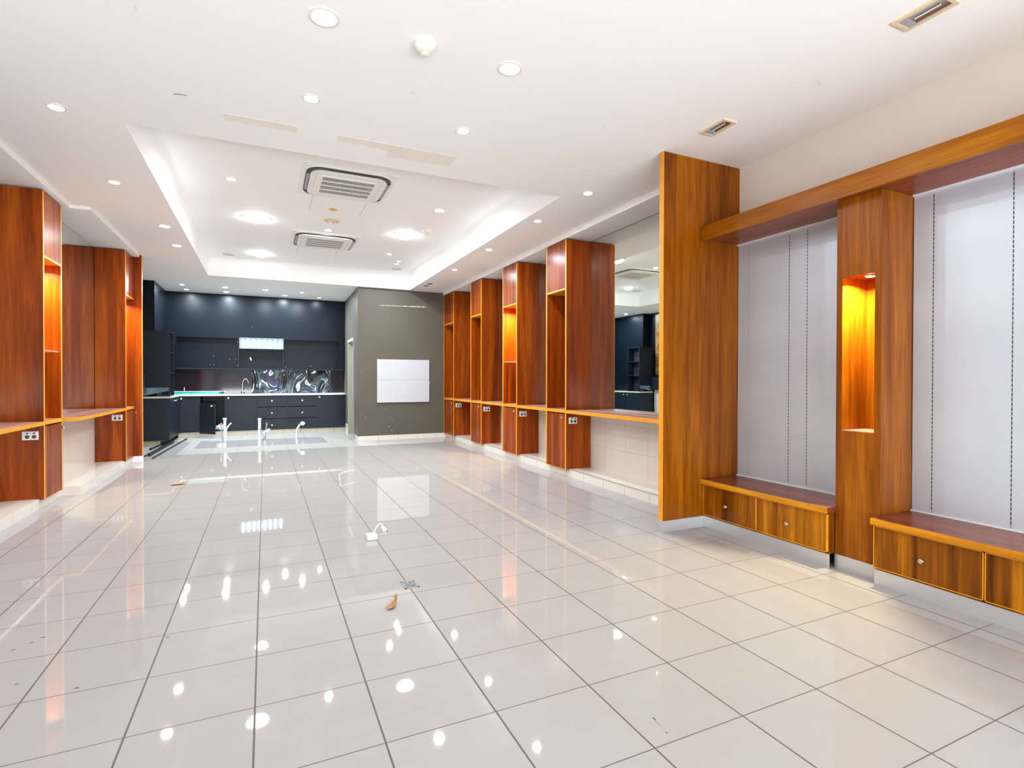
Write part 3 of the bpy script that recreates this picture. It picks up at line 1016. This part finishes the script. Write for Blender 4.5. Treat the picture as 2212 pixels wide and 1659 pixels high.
def air_con(cx, cy_, label):
    """cassette air conditioner: square plate, raised rounded panel, grille, four louvre slots"""
    z = ZT
    t = thing('air_conditioner', label, 'air conditioner', (cx, cy_, z), 'ceiling cassette air conditioners')

    def rrect(bm, h, r, z0, z1, inner=None):
        def ring(hh, rr, zz):
            v = []
            for k, (sx_, sy_) in enumerate(((1, 1), (-1, 1), (-1, -1), (1, -1))):
                for i in range(9):
                    a = (k + i / 8) * PI / 2
                    v.append(bm.verts.new((cx + sx_ * (hh - rr) + rr * math.cos(a), cy_ + sy_ * (hh - rr) + rr * math.sin(a), zz)))
            return v
        A, B = ring(h, r, z0), ring(h, r, z1)
        n = len(A)
        if inner:
            C_, D_ = ring(inner[0], inner[1], z0), ring(inner[0], inner[1], z1)
            for i in range(n):
                j = (i + 1) % n
                bm.faces.new((A[i], A[j], B[j], B[i]))
                bm.faces.new((C_[i], D_[i], D_[j], C_[j]))
                bm.faces.new((B[i], B[j], D_[j], D_[i]))
                bm.faces.new((A[i], C_[i], C_[j], A[j]))
        else:
            for i in range(n):
                j = (i + 1) % n
                bm.faces.new((A[i], A[j], B[j], B[i]))
            bm.faces.new(A)
            bm.faces.new(B[::-1])
        return bm
    obj('surround_plate', box(new(), cx - 0.475, cx + 0.475, cy_ - 0.475, cy_ + 0.475, z - 0.008, z, 0.002), ACW, t)
    obj('dark_slot_ring', rrect(new(), 0.425, 0.16, z - 0.030, z - 0.008, (0.385, 0.13)), ACD, t)
    obj('outer_lip', rrect(new(), 0.440, 0.17, z - 0.018, z - 0.008, (0.425, 0.16)), ACW, t)
    obj('face_panel', rrect(new(), 0.385, 0.13, z - 0.045, z - 0.008), ACW, t)
    for sx_, sy_ in ((1, 0), (-1, 0), (0, 1), (0, -1)):
        bm = new()
        if sx_:
            xx = cx + sx_ * 0.405
            box(bm, xx - 0.013, xx + 0.013, cy_ - 0.24, cy_ + 0.24, z - 0.036, z - 0.031)
        else:
            yy = cy_ + sy_ * 0.405
            box(bm, cx - 0.24, cx + 0.24, yy - 0.010, yy + 0.010, z - 0.033, z - 0.0305)
        obj('louver', bm, LOUV if sx_ else ACD, t, label='air outlet blade')
    g = obj('intake_grille', box(new(), cx - 0.262, cx + 0.262, cy_ - 0.262, cy_ + 0.262, z - 0.0465, z - 0.044), ACG, t, label='slotted intake grille')
    bm = new()
    for k in range(5):
        yy = cy_ - 0.262 + k * 0.131
        box(bm, cx - 0.268, cx + 0.268, yy - 0.014, yy + 0.014, z - 0.050, z - 0.0445)
    for k in range(38):
        xx = cx - 0.262 + k * 0.524 / 37
        box(bm, xx - 0.0027, xx + 0.0027, cy_ - 0.262, cy_ + 0.262, z - 0.0495, z - 0.0445)
    obj('grille_bars', bm, ACW, g)
    bm = new()
    for (x0, x1, y0, y1) in ((-0.33, 0.33, -0.332, -0.328), (-0.33, 0.33, 0.328, 0.332), (-0.332, -0.328, -0.33, 0.33), (0.328, 0.332, -0.33, 0.33)):
        box(bm, cx + x0, cx + x1, cy_ + y0, cy_ + y1, z - 0.0455, z - 0.044)
    obj('panel_seam', bm, GREYSP, t)
    return t


air_con(0.808, 6.032, 'square cassette air conditioner nearest the camera, in the raised ceiling tray')
air_con(0.830, 8.625, 'square cassette air conditioner farther back in the raised ceiling tray')


def access(x0, x1, y0, y1, label, sticker=False):
    t = thing('access_panel', label, 'panel', ((x0 + x1) / 2, (y0 + y1) / 2, ZT), 'ceiling access panels')
    g = 0.004
    obj('panel', box(new(), x0 + g, x1 - g, y0 + g, y1 - g, ZT - 0.004, ZT), TRAYM, t)
    bm = new()
    for q in ((x0 - g, x1 + g, y0 - g, y0 + g * .6), (x0 - g, x1 + g, y1 - g * .6, y1 + g), (x0 - g, x0 + g * .6, y0, y1), (x1 - g * .6, x1 + g, y0, y1)):
        box(bm, *q, ZT - 0.002, ZT)
    obj('seam', bm, GREYSP, t)
    if sticker:
        bm = new()
        cx, cy_ = 0.776, 6.99
        prism(bm, [(cx - 0.06, cy_), (cx, cy_ - 0.075), (cx + 0.06, cy_), (cx, cy_ + 0.075)], ZT - 0.006, ZT - 0.004)
        obj('sticker', bm, YEL, t, label='small yellow diamond sticker')
    return t


access(0.508, 1.120, 6.53, 7.15, 'square ceiling access panel with a yellow diamond sticker, behind the near air conditioner', True)
access(0.485, 1.09, 9.12, 9.73, 'square ceiling access panel behind the far air conditioner')


def troffer(x0, x1, y0, y1, label):
    """recessed rectangular fitting with an aged cream frame, lamp dark"""
    t = thing('recessed_light', label, 'light', ((x0 + x1) / 2, (y0 + y1) / 2, ZC), 'rectangular recessed ceiling lights')
    f = 0.018
    bm = new()
    box(bm, x0, x1, y0, y0 + f, ZC - 0.012, ZC, .001)
    box(bm, x0, x1, y1 - f, y1, ZC - 0.012, ZC, .001)
    box(bm, x0, x0 + f, y0 + f, y1 - f, ZC - 0.012, ZC, .001)
    box(bm, x1 - f, x1, y0 + f, y1 - f, ZC - 0.012, ZC, .001)
    obj('frame', bm, CREAMP, t, label='aged cream frame')
    bm = new()
    q = f
    for k in range(6):
        a0, a1 = k / 6 * PI, (k + 1) / 6 * PI
        w = (x1 - x0) / 2 - q
        cx = (x0 + x1) / 2
        v = [bm.verts.new((cx - w * math.cos(a), yy, ZC - 0.010 + 0.009 * math.sin(a))) for a, yy in ((a0, y0 + q), (a1, y0 + q), (a1, y1 - q), (a0, y1 - q))]
        bm.faces.new(v)
    obj('reflector', bm, STEEL, t, label='curved metal reflector')
    obj('tube', tube(new(), [((x0 + x1) / 2, y0 + 0.05, ZC - 0.006), ((x0 + x1) / 2, y1 - 0.07, ZC - 0.006)], 0.004, 8), WHITEP, t, label='lamp tube')
    bm = box(new(), x0 + q, x1 - q, y1 - q - 0.035, y1 - q, ZC - 0.009, ZC - 0.002)
    obj('lamp_holder', bm, LOUV, t)
    return t


troffer(2.885, 3.012, 2.727, 2.957, 'small rectangular recessed light with cream frame, above the big timber end panel')
troffer(2.885, 3.020, 1.41, 1.643, 'rectangular recessed light with cream frame at the top right edge of the picture')

for x, y, lb in ((3.05, 2.145, 'tiny ceiling hook between the two rectangular recessed lights'), (0.848, 3.32, 'tiny ceiling hook just behind the near smoke detector'),
                 (2.166, 3.143, 'tiny ceiling hook left of the small rectangular light'), (-0.573, 3.128, 'tiny ceiling hook at the top left of the picture')):
    pts = [(x, y, ZC), (x, y, ZC - 0.012)] + [(x + 0.008 * math.sin(a), y, ZC - 0.02 + 0.008 * math.cos(a)) for a in [0.2 + i * 0.6 for i in range(8)]]
    tag(obj('ceiling_hook', tube(new(), pts, 0.0014, 6), STEEL), lb, 'hook', 'tiny ceiling hooks')

# ------------------------------------------------------------------ white board on the taupe wall
t = thing('wall_board', 'white square board mounted on the taupe wall', 'board', (2.555, 10.74, 0.755))
for za, zb_ in ((0.755, 1.205), (1.209, 1.62)):
    obj('panel', box(new(), 2.023, 3.088, 10.712, 10.75, za, zb_), BOARDW, t)
bm = new()
for z in (1.56, 1.41, 1.27, 1.10, 0.97, 0.84):
    for x in (2.165, 2.765):
        lathe(bm, [(0.004, 0), (0.004, 0.002)], (x, 10.712, z), 'y', 8, -1)
for z in (1.03, 0.90, 0.865):
    lathe(bm, [(0.005, 0), (0.005, 0.002)], (2.765, 10.712, z), 'y', 8, -1)
obj('screw_holes', bm, LOUV, t)

# ------------------------------------------------------------------ kitchen
YK = 12.85       # cabinet door faces
GB = 'charcoal kitchen base cabinets'


def kcab(x0, x1, label, drawers=None, knobx=None, kind='door'):
    t = thing('base_cabinet', label, 'cabinet', ((x0 + x1) / 2, YK + 0.3, 0.1), GB)
    bm = new()
    box(bm, x0, x0 + 0.016, YK + 0.02, 13.44, 0.105, 0.862)
    box(bm, x1 - 0.016, x1, YK + 0.02, 13.44, 0.105, 0.862)
    box(bm, x0 + 0.016, x1 - 0.016, YK + 0.02, 13.44, 0.105, 0.121)
    box(bm, x0 + 0.016, x1 - 0.016, 13.42, 13.44, 0.121, 0.862)
    obj('carcass', bm, BLACKC if kind == 'open' else BLACKD, t)
    if kind == 'drawers':
        zs = [0.105, 0.348, 0.607, 0.862]
        for a, b_, kz in zip(zs, zs[1:], (0.205, 0.470, 0.740)):
            d = obj('drawer', box(new(), x0 + 0.006, x1 - 0.006, YK, YK + 0.018, a + 0.006, b_ - 0.006, 0.0015), BLACKC, t)
            knob(d, ((x0 + x1) / 2, YK, kz), 'y', -1, WHITEP, 1.35)
    elif kind == 'door':
        d = obj('door', box(new(), x0 + 0.006, x1 - 0.006, YK, YK + 0.018, 0.108, 0.859, 0.0015), BLACKC, t)
        knob(d, (knobx, YK, 0.811), 'y', -1, WHITEP, 1.35)
    obj('kickboard', box(new(), x0, x1, YK + 0.012, YK + 0.03, 0, 0.104), TILEK, t, label='tan tiled kick')
    return t


kcab(-1.640, -1.255, 'charcoal kitchen cabinet at the inner corner, door closed', knobx=-1.575)
t = kcab(-1.255, -0.775, 'charcoal kitchen cabinet standing open with its door swung out', kind='open')
bm = box(new(), 0, 0.46, -0.009, 0.009, 0.075, 0.715, 0.0015)
d = obj('door', bm, BLACKD, t, label='door hanging open')
d.location = Vector((-1.245, YK, 0)) - ORG[t.name]
for v in d.data.vertices:      # mesh was written relative to the cabinet: bring it back to the hinge
    v.co += ORG[t.name]
d.rotation_euler = (0, 0, math.radians(-48))
ORG[d.name] = Vector((0, 0, 0))
k = knob(d, (0.40, -0.009, 0.66), 'y', -1, WHITEP, 1.35)
kcab(-0.775, -0.176, 'charcoal kitchen cabinet with one door, right of the open cabinet', knobx=-0.715)
kcab(-0.176, 0.445, 'charcoal three drawer unit, the left one of the two', kind='drawers')
kcab(0.445, 1.070, 'charcoal three drawer unit, the right one of the two', kind='drawers')
kcab(1.070, 1.690, 'charcoal kitchen cabinet furthest right, beside the doorway wall', knobx=1.124)
# white bag inside the open cabinet
bm = new()
bmesh.ops.create_icosphere(bm, subdivisions=3, radius=1.0)
for v in bm.verts:
    n = noise.noise(v.co * 2.3) * 0.35 + noise.noise(v.co * 6) * 0.12
    v.co = v.co * (1 + n)
    v.co = Vector((v.co.x * 0.10, v.co.y * 0.08, max(v.co.z, -0.7) * 0.075))
bmesh.ops.translate(bm, verts=bm.verts[:], vec=(-0.86, 12.98, 0.175))
tag(obj('crumpled_bag', bm, BAG, smooth=True), 'crumpled white bag inside the open charcoal cabinet', 'bag')

# worktops
t = thing('worktop', 'steel edged kitchen worktop along the black wall', 'worktop', (0, 13.1, 0.865))
obj('slab', box(new(), -1.845, 1.694, 12.835, 13.445, 0.866, 0.898), WHITE, t)
obj('metal_edge', box(new(), -1.58, 1.694, 12.825, 12.835, 0.864, 0.900), STEEL, t, label='polished metal front edge')
t = thing('worktop', 'short side worktop on the black end cabinet at left', 'worktop', (-1.8, 12.1, 0.865))
obj('slab', prism(new(), [(-2.05, 11.49), (-1.585, 11.49), (-1.585, 12.82), (-1.845, 12.82), (-1.845, 11.675), (-2.05, 11.675)], 0.866, 0.898), SIDETOP, t)
# end cabinet on the left leg
t = thing('base_cabinet', 'charcoal end cabinet behind the left timber end panel', 'cabinet', (-1.83, 12.1, 0.09), GB)
obj('end_panel', box(new(), -2.05, -1.60, 11.50, 11.52, 0.09, 0.865), BLACKC, t)
bm = new()
box(bm, -1.84, -1.62, 11.52, 12.84, 0.10, 0.12)
box(bm, -1.84, -1.82, 11.52, 12.84, 0.12, 0.865)
obj('carcass', bm, BLACKC, t)
for a, b_, ky in ((11.522, 12.10, 12.02), (12.106, 12.83, 12.18)):
    d = obj('door', box(new(), -1.618, -1.600, a, b_, 0.095, 0.860), BLACKC, t)
    knob(d, (-1.60, ky, 0.80), 'x', 1, WHITEP, 0.95)
obj('kickboard', prism(new(), [(-2.05, 11.56), (-1.75, 11.56), (-1.75, 12.84), (-1.84, 12.84), (-1.84, 11.67), (-2.05, 11.67)], 0, 0.09), TILEK, t, label='tan tiled kick')

# tall open shelf unit standing on it
t = thing('open_shelf_unit', 'tall black open shelf unit standing on the left side worktop', 'shelf', (-1.8, 11.8, 0.9))
obj('front_panel', box(new(), -2.05, -1.588, 11.50, 11.52, 1.075, 2.10), BLACKC, t)
obj('side_post', box(new(), -1.606, -1.588, 11.50, 11.52, 0.90, 1.075), BLACKC, t)
obj('back_panel', box(new(), -1.845, -1.588, 12.00, 12.02, 0.90, 2.10), BLACKC, t)
obj('inner_panel', box(new(), -1.80, -1.79, 11.56, 12.00, 0.90, 2.08), BLACKD, t)
obj('top_board', box(new(), -1.845, -1.588, 11.52, 12.00, 2.082, 2.10), BLACKC, t)
for z in (0.902, 1.32, 1.70):
    obj('shelf', box(new(), -1.789, -1.590, 11.52, 12.00, z, z + 0.018), BLACKC, t)
bm = new()
q = [(-2.04, 0.905), (-1.612, 1.000), (-1.612, 1.066), (-2.04, 1.066)]
A = [bm.verts.new((x, 11.53, z)) for x, z in q]
B = [bm.verts.new((x, 11.54, z)) for x, z in q]
bm.faces.new(A)
bm.faces.new(B[::-1])
for i in range(4):
    bm.faces.new((A[i], A[(i + 1) % 4], B[(i + 1) % 4], B[i]))
obj('tilted_sheet', bm, BLUEG, t, label='blue grey sheet in the low opening')

# black upper wall with three recesses
t = thing('overhead_cabinet', 'black overhead cabinet wall with three open recesses and no doors', 'cabinet', (0, 13.1, 1.42))
bm = new()
ZN0, ZN1 = 1.455, 2.10
box(bm, -1.85, 1.70, 12.92, 13.44, ZN1, ZC - 0.001)
box(bm, 1.555, 1.70, 12.92, 13.44, ZN0, ZN1)
box(bm, -1.85, -1.665, 12.92, 13.44, ZN0, ZN1)
obj('front_wall', bm, BLACKW, t)
obj('bottom_rail', box(new(), -1.85, 1.70, 12.92, 13.44, 1.425, ZN0), BLACKC, t)
obj('recess_back', box(new(), -1.665, 1.555, 13.05, 13.07, ZN0, ZN1), BLACKW, t)
for x in (-0.52, 0.36):
    obj('divider', box(new(), x - 0.011, x + 0.011, 12.925, 13.05, ZN0, ZN1), BLACKC, t)
bm = new()
for x, z in ((-1.0, 1.72), (-.70, 1.655), (-.58, 1.655), (-1.0, 1.53), (-1.07, 1.53), (-.55, 1.52), (0.42, 1.50), (0.95, 1.52), (-0.25, 2.35), (-.55, 2.03)):
    lathe(bm, [(0.006, 0), (0.006, 0.004)], (x, 13.05 if z < 2.2 else 12.92, z), 'y', 10, -1)
obj('screw_caps', bm, CHROME, t)
bm = tube(new(), curve_pts([(-0.285, 13.035, 1.70), (-0.30, 13.03, 1.68), (-0.285, 13.03, 1.655), (-0.28, 13.035, 1.63)], 5), 0.014, 10)
tag(obj('white_hook', bm, WHITEP, smooth=True), 'small white fitting on the recess back below the crystal light', 'fitting')

# crystal light with 24 bulbs
t = thing('crystal_light', 'bluish glowing crystal light of twenty four bulbs on the black wall', 'light', (-0.06, 12.9, 1.88))
obj('back_plate', box(new(), -0.495, 0.365, 12.895, 12.919, 1.89, 2.105), BLUEG, t)
for i in range(8):
    for j in range(3):
        x, z = -0.44 + i * 0.107, 1.925 + j * 0.072
        bm = new()
        bmesh.ops.create_icosphere(bm, subdivisions=2, radius=0.024)
        bmesh.ops.translate(bm, verts=bm.verts[:], vec=(x, 12.872, z))
        obj('bulb', bm, E_BULB, t)
bm = new()
for x in (-0.497, 0.367):
    box(bm, x - 0.003, x + 0.003, 12.85, 12.92, 1.885, 2.11)
for z in (1.885, 2.11):
    box(bm, -0.50, 0.37, 12.85, 12.92, z - 0.003, z + 0.003)
obj('frame', bm, CHROME, t)

# splashback
t = thing('splashback', 'dark glass splashback, its right part under rippled reflective film with painted reflections', 'splashback', (0, 13.2, 0.9))
obj('glass_panel', box(new(), -1.84, -0.27, 13.20, 13.21, 0.899, 1.424), SPLA, t)
obj('film_panel', box(new(), -0.27, 1.40, 13.20, 13.21, 0.899, 1.424), SPLB, t, label='rippled film with street reflections painted on')
obj('glass_panel', box(new(), 1.40, 1.70, 13.20, 13.21, 0.899, 1.424), SPLA, t)

# tap
t = thing('kitchen_tap', 'tall gooseneck chrome tap on the kitchen worktop', 'tap', (-0.45, 13.0, 0.898))
bm = tube(new(), [(-0.45, 13.0, 0.898), (-0.45, 13.0, 1.12)] + [(-0.39 - 0.06 * math.cos(a), 13.0 - 0.01 * a, 1.12 + 0.11 * math.sin(a)) for a in [0.3 + 0.28 * i for i in range(10)]] + [(-0.335, 12.97, 1.115)], 0.014, 12)
obj('spout', bm, CHROME, t, smooth=True)
obj('base', lathe(new(), [(0.028, 0), (0.028, 0.05), (0.02, 0.06)], (-0.45, 13.0, 0.90), 'z', 20), CHROME, t, smooth=True)
obj('lever', tube(new(), [(-0.43, 12.985, 0.95), (-0.37, 12.96, 1.01)], 0.008, 10), CHROME, t, smooth=True)
t = thing('kitchen_tap', 'short chrome tap standing behind the green glass on the worktop', 'tap', (-1.55, 13.08, 0.898))
obj('stem', tube(new(), [(-1.55, 13.08, 0.898), (-1.55, 13.08, 1.045)], 0.014, 12), CHROME, t, smooth=True)
obj('foot', lathe(new(), [(0.06, 0), (0.05, 0.012)], (-1.55, 13.08, 0.96), 'z', 20), CHROME, t)
# green glass sheets lying on the worktop
bm = new()
prism(bm, [(-1.57, 12.90), (-0.90, 12.90), (-0.84, 13.02), (-1.75, 13.02), (-1.75, 12.90)], 0.899, 0.955)
t = tag(obj('green_glass_stack', bm, GREEN), 'stack of green edged glass sheets on the left of the worktop', 'glass')
bm = new()
prism(bm, [(-1.60, 12.89), (-0.84, 12.89), (-0.76, 13.03), (-1.76, 13.03), (-1.76, 12.90)], 0.9555, 0.962)
obj('top_sheet', bm, WHITE, t, label='pale top sheet')

# ------------------------------------------------------------------ floor objects
# drain and water stubs
t = thing('pipe_stub', 'leftmost group of white pipe stubs rising from the kitchen floor', 'pipe', (-0.715, 11.65, 0), 'capped pipe stubs left in the kitchen floor')
obj('drain_pipe', tube(new(), [(-0.715, 11.65, 0), (-0.711, 11.65, 0.43)], 0.026, 18), PVC, t, smooth=True)
obj('cap', lathe(new(), [(0.033, 0), (0.033, 0.035), (0.03, 0.04)], (-0.711, 11.65, 0.425), 'z', 20), PVC, t, smooth=True)
obj('water_pipe', tube(new(), curve_pts([(-0.745, 11.64, 0), (-0.752, 11.64, 0.09), (-0.765, 11.64, 0.20), (-0.773, 11.64, 0.33)]), 0.011, 10), GREYH, t, smooth=True)
obj('pipe_end', lathe(new(), [(0.020, 0), (0.022, 0.03), (0.014, 0.05)], (-0.773, 11.64, 0.325), 'z', 14), COPPER, t, smooth=True, label='copper pipe end')
obj('hose', tube(new(), curve_pts([(-0.70, 11.63, 0.02), (-0.685, 11.62, 0.22), (-0.655, 11.62, 0.30), (-0.60, 11.61, 0.37)]), 0.014, 10), PVC, t, smooth=True)
t = thing('pipe_stub', 'middle group of white pipe stubs with a brass fitting at its foot', 'pipe', (-0.105, 11.72, 0), 'capped pipe stubs left in the kitchen floor')
obj('drain_pipe', tube(new(), [(-0.108, 11.72, 0), (-0.103, 11.72, 0.41)], 0.027, 18), PVC, t, smooth=True)
obj('cap', lathe(new(), [(0.033, 0), (0.033, 0.030), (0.03, 0.035)], (-0.103, 11.72, 0.405), 'z', 20), PVC, t, smooth=True)
obj('water_pipe', tube(new(), curve_pts([(0.008, 11.72, 0), (0.004, 11.72, 0.12), (0.012, 11.72, 0.22), (0.028, 11.72, 0.31)]), 0.011, 10), GREYH, t, smooth=True)
obj('water_pipe', tube(new(), curve_pts([(0.0, 11.71, 0.01), (-0.03, 11.70, 0.09), (-0.075, 11.69, 0.18), (-0.105, 11.68, 0.243)]), 0.010, 10), GREYH, t, smooth=True)
obj('pipe_end', lathe(new(), [(0.016, 0), (0.023, 0.02), (0.014, 0.045)], (0.028, 11.72, 0.30), 'z', 14), COPPER, t, smooth=True, label='copper pipe end')
obj('wrapped_end', tube(new(), [(-0.04, 11.73, 0.05), (-0.02, 11.73, 0.15), (0.03, 11.73, 0.185), (0.085, 11.73, 0.21)], [0.014, 0.018, 0.026, 0.028], 12), PVC, t, smooth=True, label='hose end wrapped in white plastic')
obj('brass_valve', lathe(new(), [(0.024, 0), (0.018, 0.02), (0.022, 0.035)], (-0.02, 11.72, 0.0), 'z', 10), BRASS, t, label='brass fitting')
t = thing('pipe_stub', 'rightmost bent white pipe stub with a round white end', 'pipe', (0.58, 11.78, 0), 'capped pipe stubs left in the kitchen floor')
obj('hose', tube(new(), curve_pts([(0.582, 11.78, 0), (0.585, 11.78, 0.14), (0.605, 11.78, 0.22), (0.65, 11.78, 0.275)]), 0.015, 10), PVC, t, smooth=True)
obj('water_pipe', tube(new(), curve_pts([(0.59, 11.79, 0), (0.61, 11.79, 0.12), (0.63, 11.79, 0.22), (0.625, 11.79, 0.30)]), 0.011, 10), GREYH, t, smooth=True)
bm = new()
bmesh.ops.create_icosphere(bm, subdivisions=3, radius=1.0)
for v in bm.verts:
    v.co = Vector((v.co.x * 0.050, v.co.y * 0.035, v.co.z * 0.040))
bmesh.ops.translate(bm, verts=bm.verts[:], vec=(0.70, 11.78, 0.303))
obj('round_end', bm, PVC, t, smooth=True)

# black metal rods on the floor behind the left end panel
rods = [((-1.78, 10.87), (-1.655, 12.4), 'black metal rod on the floor, closest to the end cabinet'),
        ((-1.655, 10.02), (-1.585, 11.85), 'thick black metal rod lying in the middle of the bundle'),
        ((-1.715, 9.80), (-1.63, 12.50), 'long thin black metal rod running under the bundle'),
        ((-1.555, 9.62), (-1.44, 12.50), 'long black metal rod farthest from the end cabinet')]
for i, (a, b_, lb) in enumerate(rods):
    r = (0.016, 0.020, 0.011, 0.013)[i]
    t = thing('metal_rod', lb, 'rod', ((a[0] + b_[0]) / 2, (a[1] + b_[1]) / 2, 0), 'black metal rods on the kitchen floor')
    obj('shaft', tube(new(), [(a[0], a[1], r + 0.001), (b_[0], b_[1], r + 0.001)], r, 14), DARKM, t, smooth=True)
    if i < 2:
        obj('end_cap', tube(new(), [(a[0], a[1] - 0.05, r * 1.4), (a[0], a[1], r * 1.4)], r * 1.35, 14), DARKM, t, smooth=True)

# floor boxes, cables, leaves
t = thing('junction_box', 'small white box with a cable lying on the floor tiles', 'box', (0.735, 4.10, 0))
bm = box(new(), 0.697, 0.770, 4.072, 4.15, 0.002, 0.040, 0.003)
obj('housing', bm, WHITEP, t)
obj('cable', tube(new(), curve_pts([(0.75, 4.15, 0.025), (0.775, 4.22, 0.03), (0.83, 4.34, 0.045), (0.862, 4.36, 0.035), (0.868, 4.345, 0.012)]), 0.0045, 8), WHITEP, t, smooth=True)
obj('connector', box(new(), 0.850, 0.880, 4.27, 4.35, 0.001, 0.022, 0.003), PVC, t, label='clear plug at the cable end')
obj('pin', box(new(), 0.882, 0.888, 4.25, 4.275, 0.001, 0.010), COPPER, t)
t = thing('loose_cable', 'short white cable curled up from the far floor tiles', 'cable', (0.9, 6.75, 0))
obj('sheath', tube(new(), curve_pts([(0.81, 6.55, 0.0065), (0.80, 6.60, 0.05), (0.83, 6.70, 0.075), (0.93, 6.82, 0.080), (1.01, 6.85, 0.075)]), 0.005, 8), PVC, t, smooth=True)
obj('wire_end', tube(new(), [(1.01, 6.85, 0.075), (1.04, 6.83, 0.05), (1.06, 6.80, 0.02)], 0.0025, 6), COPPER, t, label='bare copper wires')

t = thing('floor_outlet_hole', 'square grey hole left by a floor outlet in the tiles', 'outlet', (0.775, 3.10, 0))
bm = new()
prism(bm, [(0.745, 3.055), (0.812, 3.052), (0.812, 3.152), (0.742, 3.150)], 0.0, 0.002)
obj('infill', bm, SLATE, t)
bm = new()
for q in ((0.734, 0.744, 3.046, 3.160), (0.811, 0.820, 3.046, 3.158), (0.734, 0.820, 3.046, 3.054), (0.734, 0.820, 3.151, 3.160)):
    box(bm, *q, 0.0, 0.0035)
obj('rim', bm, RIMG, t)


def leaf(name, cx, cy_, L_, W_, ang, mat, label, curl=0.03):
    bm = new()
    n, m_ = 14, 6
    grid = []
    for i in range(n + 1):
        u = i / n
        row = []
        w = W_ * math.sin(PI * min(1, u * 0.9 + 0.08)) ** 0.6
        for j in range(m_ + 1):
            v = j / m_ * 2 - 1
            x = (u - 0.5) * L_
            y = v * w / 2
            z = 0.004 + curl * max(0, u - 0.6) ** 1.2 * 2.2 + 0.25 * abs(v) ** 1.5 * W_ * 0.5 + 0.006 * noise.noise(Vector((x * 60, y * 60, 1)))
            row.append(bm.verts.new((x, y, max(z, 0.001))))
        grid.append(row)
    for i in range(n):
        for j in range(m_):
            bm.faces.new((grid[i][j], grid[i + 1][j], grid[i + 1][j + 1], grid[i][j + 1]))
    g = bmesh.ops.extrude_face_region(bm, geom=bm.faces[:])
    bmesh.ops.translate(bm, verts=[v for v in g['geom'] if isinstance(v, bmesh.types.BMVert)], vec=(0, 0, 0.0015))
    bmesh.ops.rotate(bm, verts=bm.verts[:], cent=(0, 0, 0), matrix=Matrix.Rotation(ang, 3, 'Z'))
    bmesh.ops.translate(bm, verts=bm.verts[:], vec=(cx, cy_, 0))
    o = tag(obj(name, bm, mat, smooth=True), label, 'leaf')
    return o


lf = leaf('dried_leaf', 0.612, 2.835, 0.085, 0.042, 0.75, LEAF2, 'curled dry brown leaf lying on the near floor tiles', 0.07)
bm = tube(new(), [(0.628, 2.855, 0.012), (0.618, 2.872, 0.03)], 0.0012, 6)
obj('stalk', bm, LEAF, lf)
leaf('dried_leaf', -0.905, 7.165, 0.15, 0.07, 0.2, LEAF3, 'small orange dry leaf on the far left floor tiles', 0.02)

# dark scuffs on the near tiles
bm = new()
sc_pts = [(1.266, 1.504, 0.012, 0.016), (1.262, 1.487, 0.005, 0.004), (1.263, 1.475, 0.004, 0.004), (1.260, 1.463, 0.004, 0.003), (1.256, 1.452, 0.003, 0.003), (1.255, 1.427, 0.006, 0.010)]
for x, y, a, b_ in sc_pts:
    n = 7
    pp = [(x + a * 0.5 * math.cos(2 * PI * k / n) * (0.6 + random.random() * 0.6), y + b_ * 0.6 * math.sin(2 * PI * k / n) * (0.6 + random.random() * 0.6)) for k in range(n)]
    prism(bm, pp, 0.0, 0.0006)
for x, y in ((-0.983, 3.152), (-0.903, 2.746), (-0.675, 2.612), (-1.03, 3.10), (-0.95, 3.19), (-0.42, 2.95)):
    n = 7
    pp = [(x + 0.012 * math.cos(2 * PI * k / n) * (0.5 + random.random() * 0.6), y + 0.007 * math.sin(2 * PI * k / n) * (0.5 + random.random() * 0.6)) for k in range(n)]
    prism(bm, pp, 0.0, 0.0006)
obj('scuff_marks', bm, MARKM, bpy.data.objects['floor'])
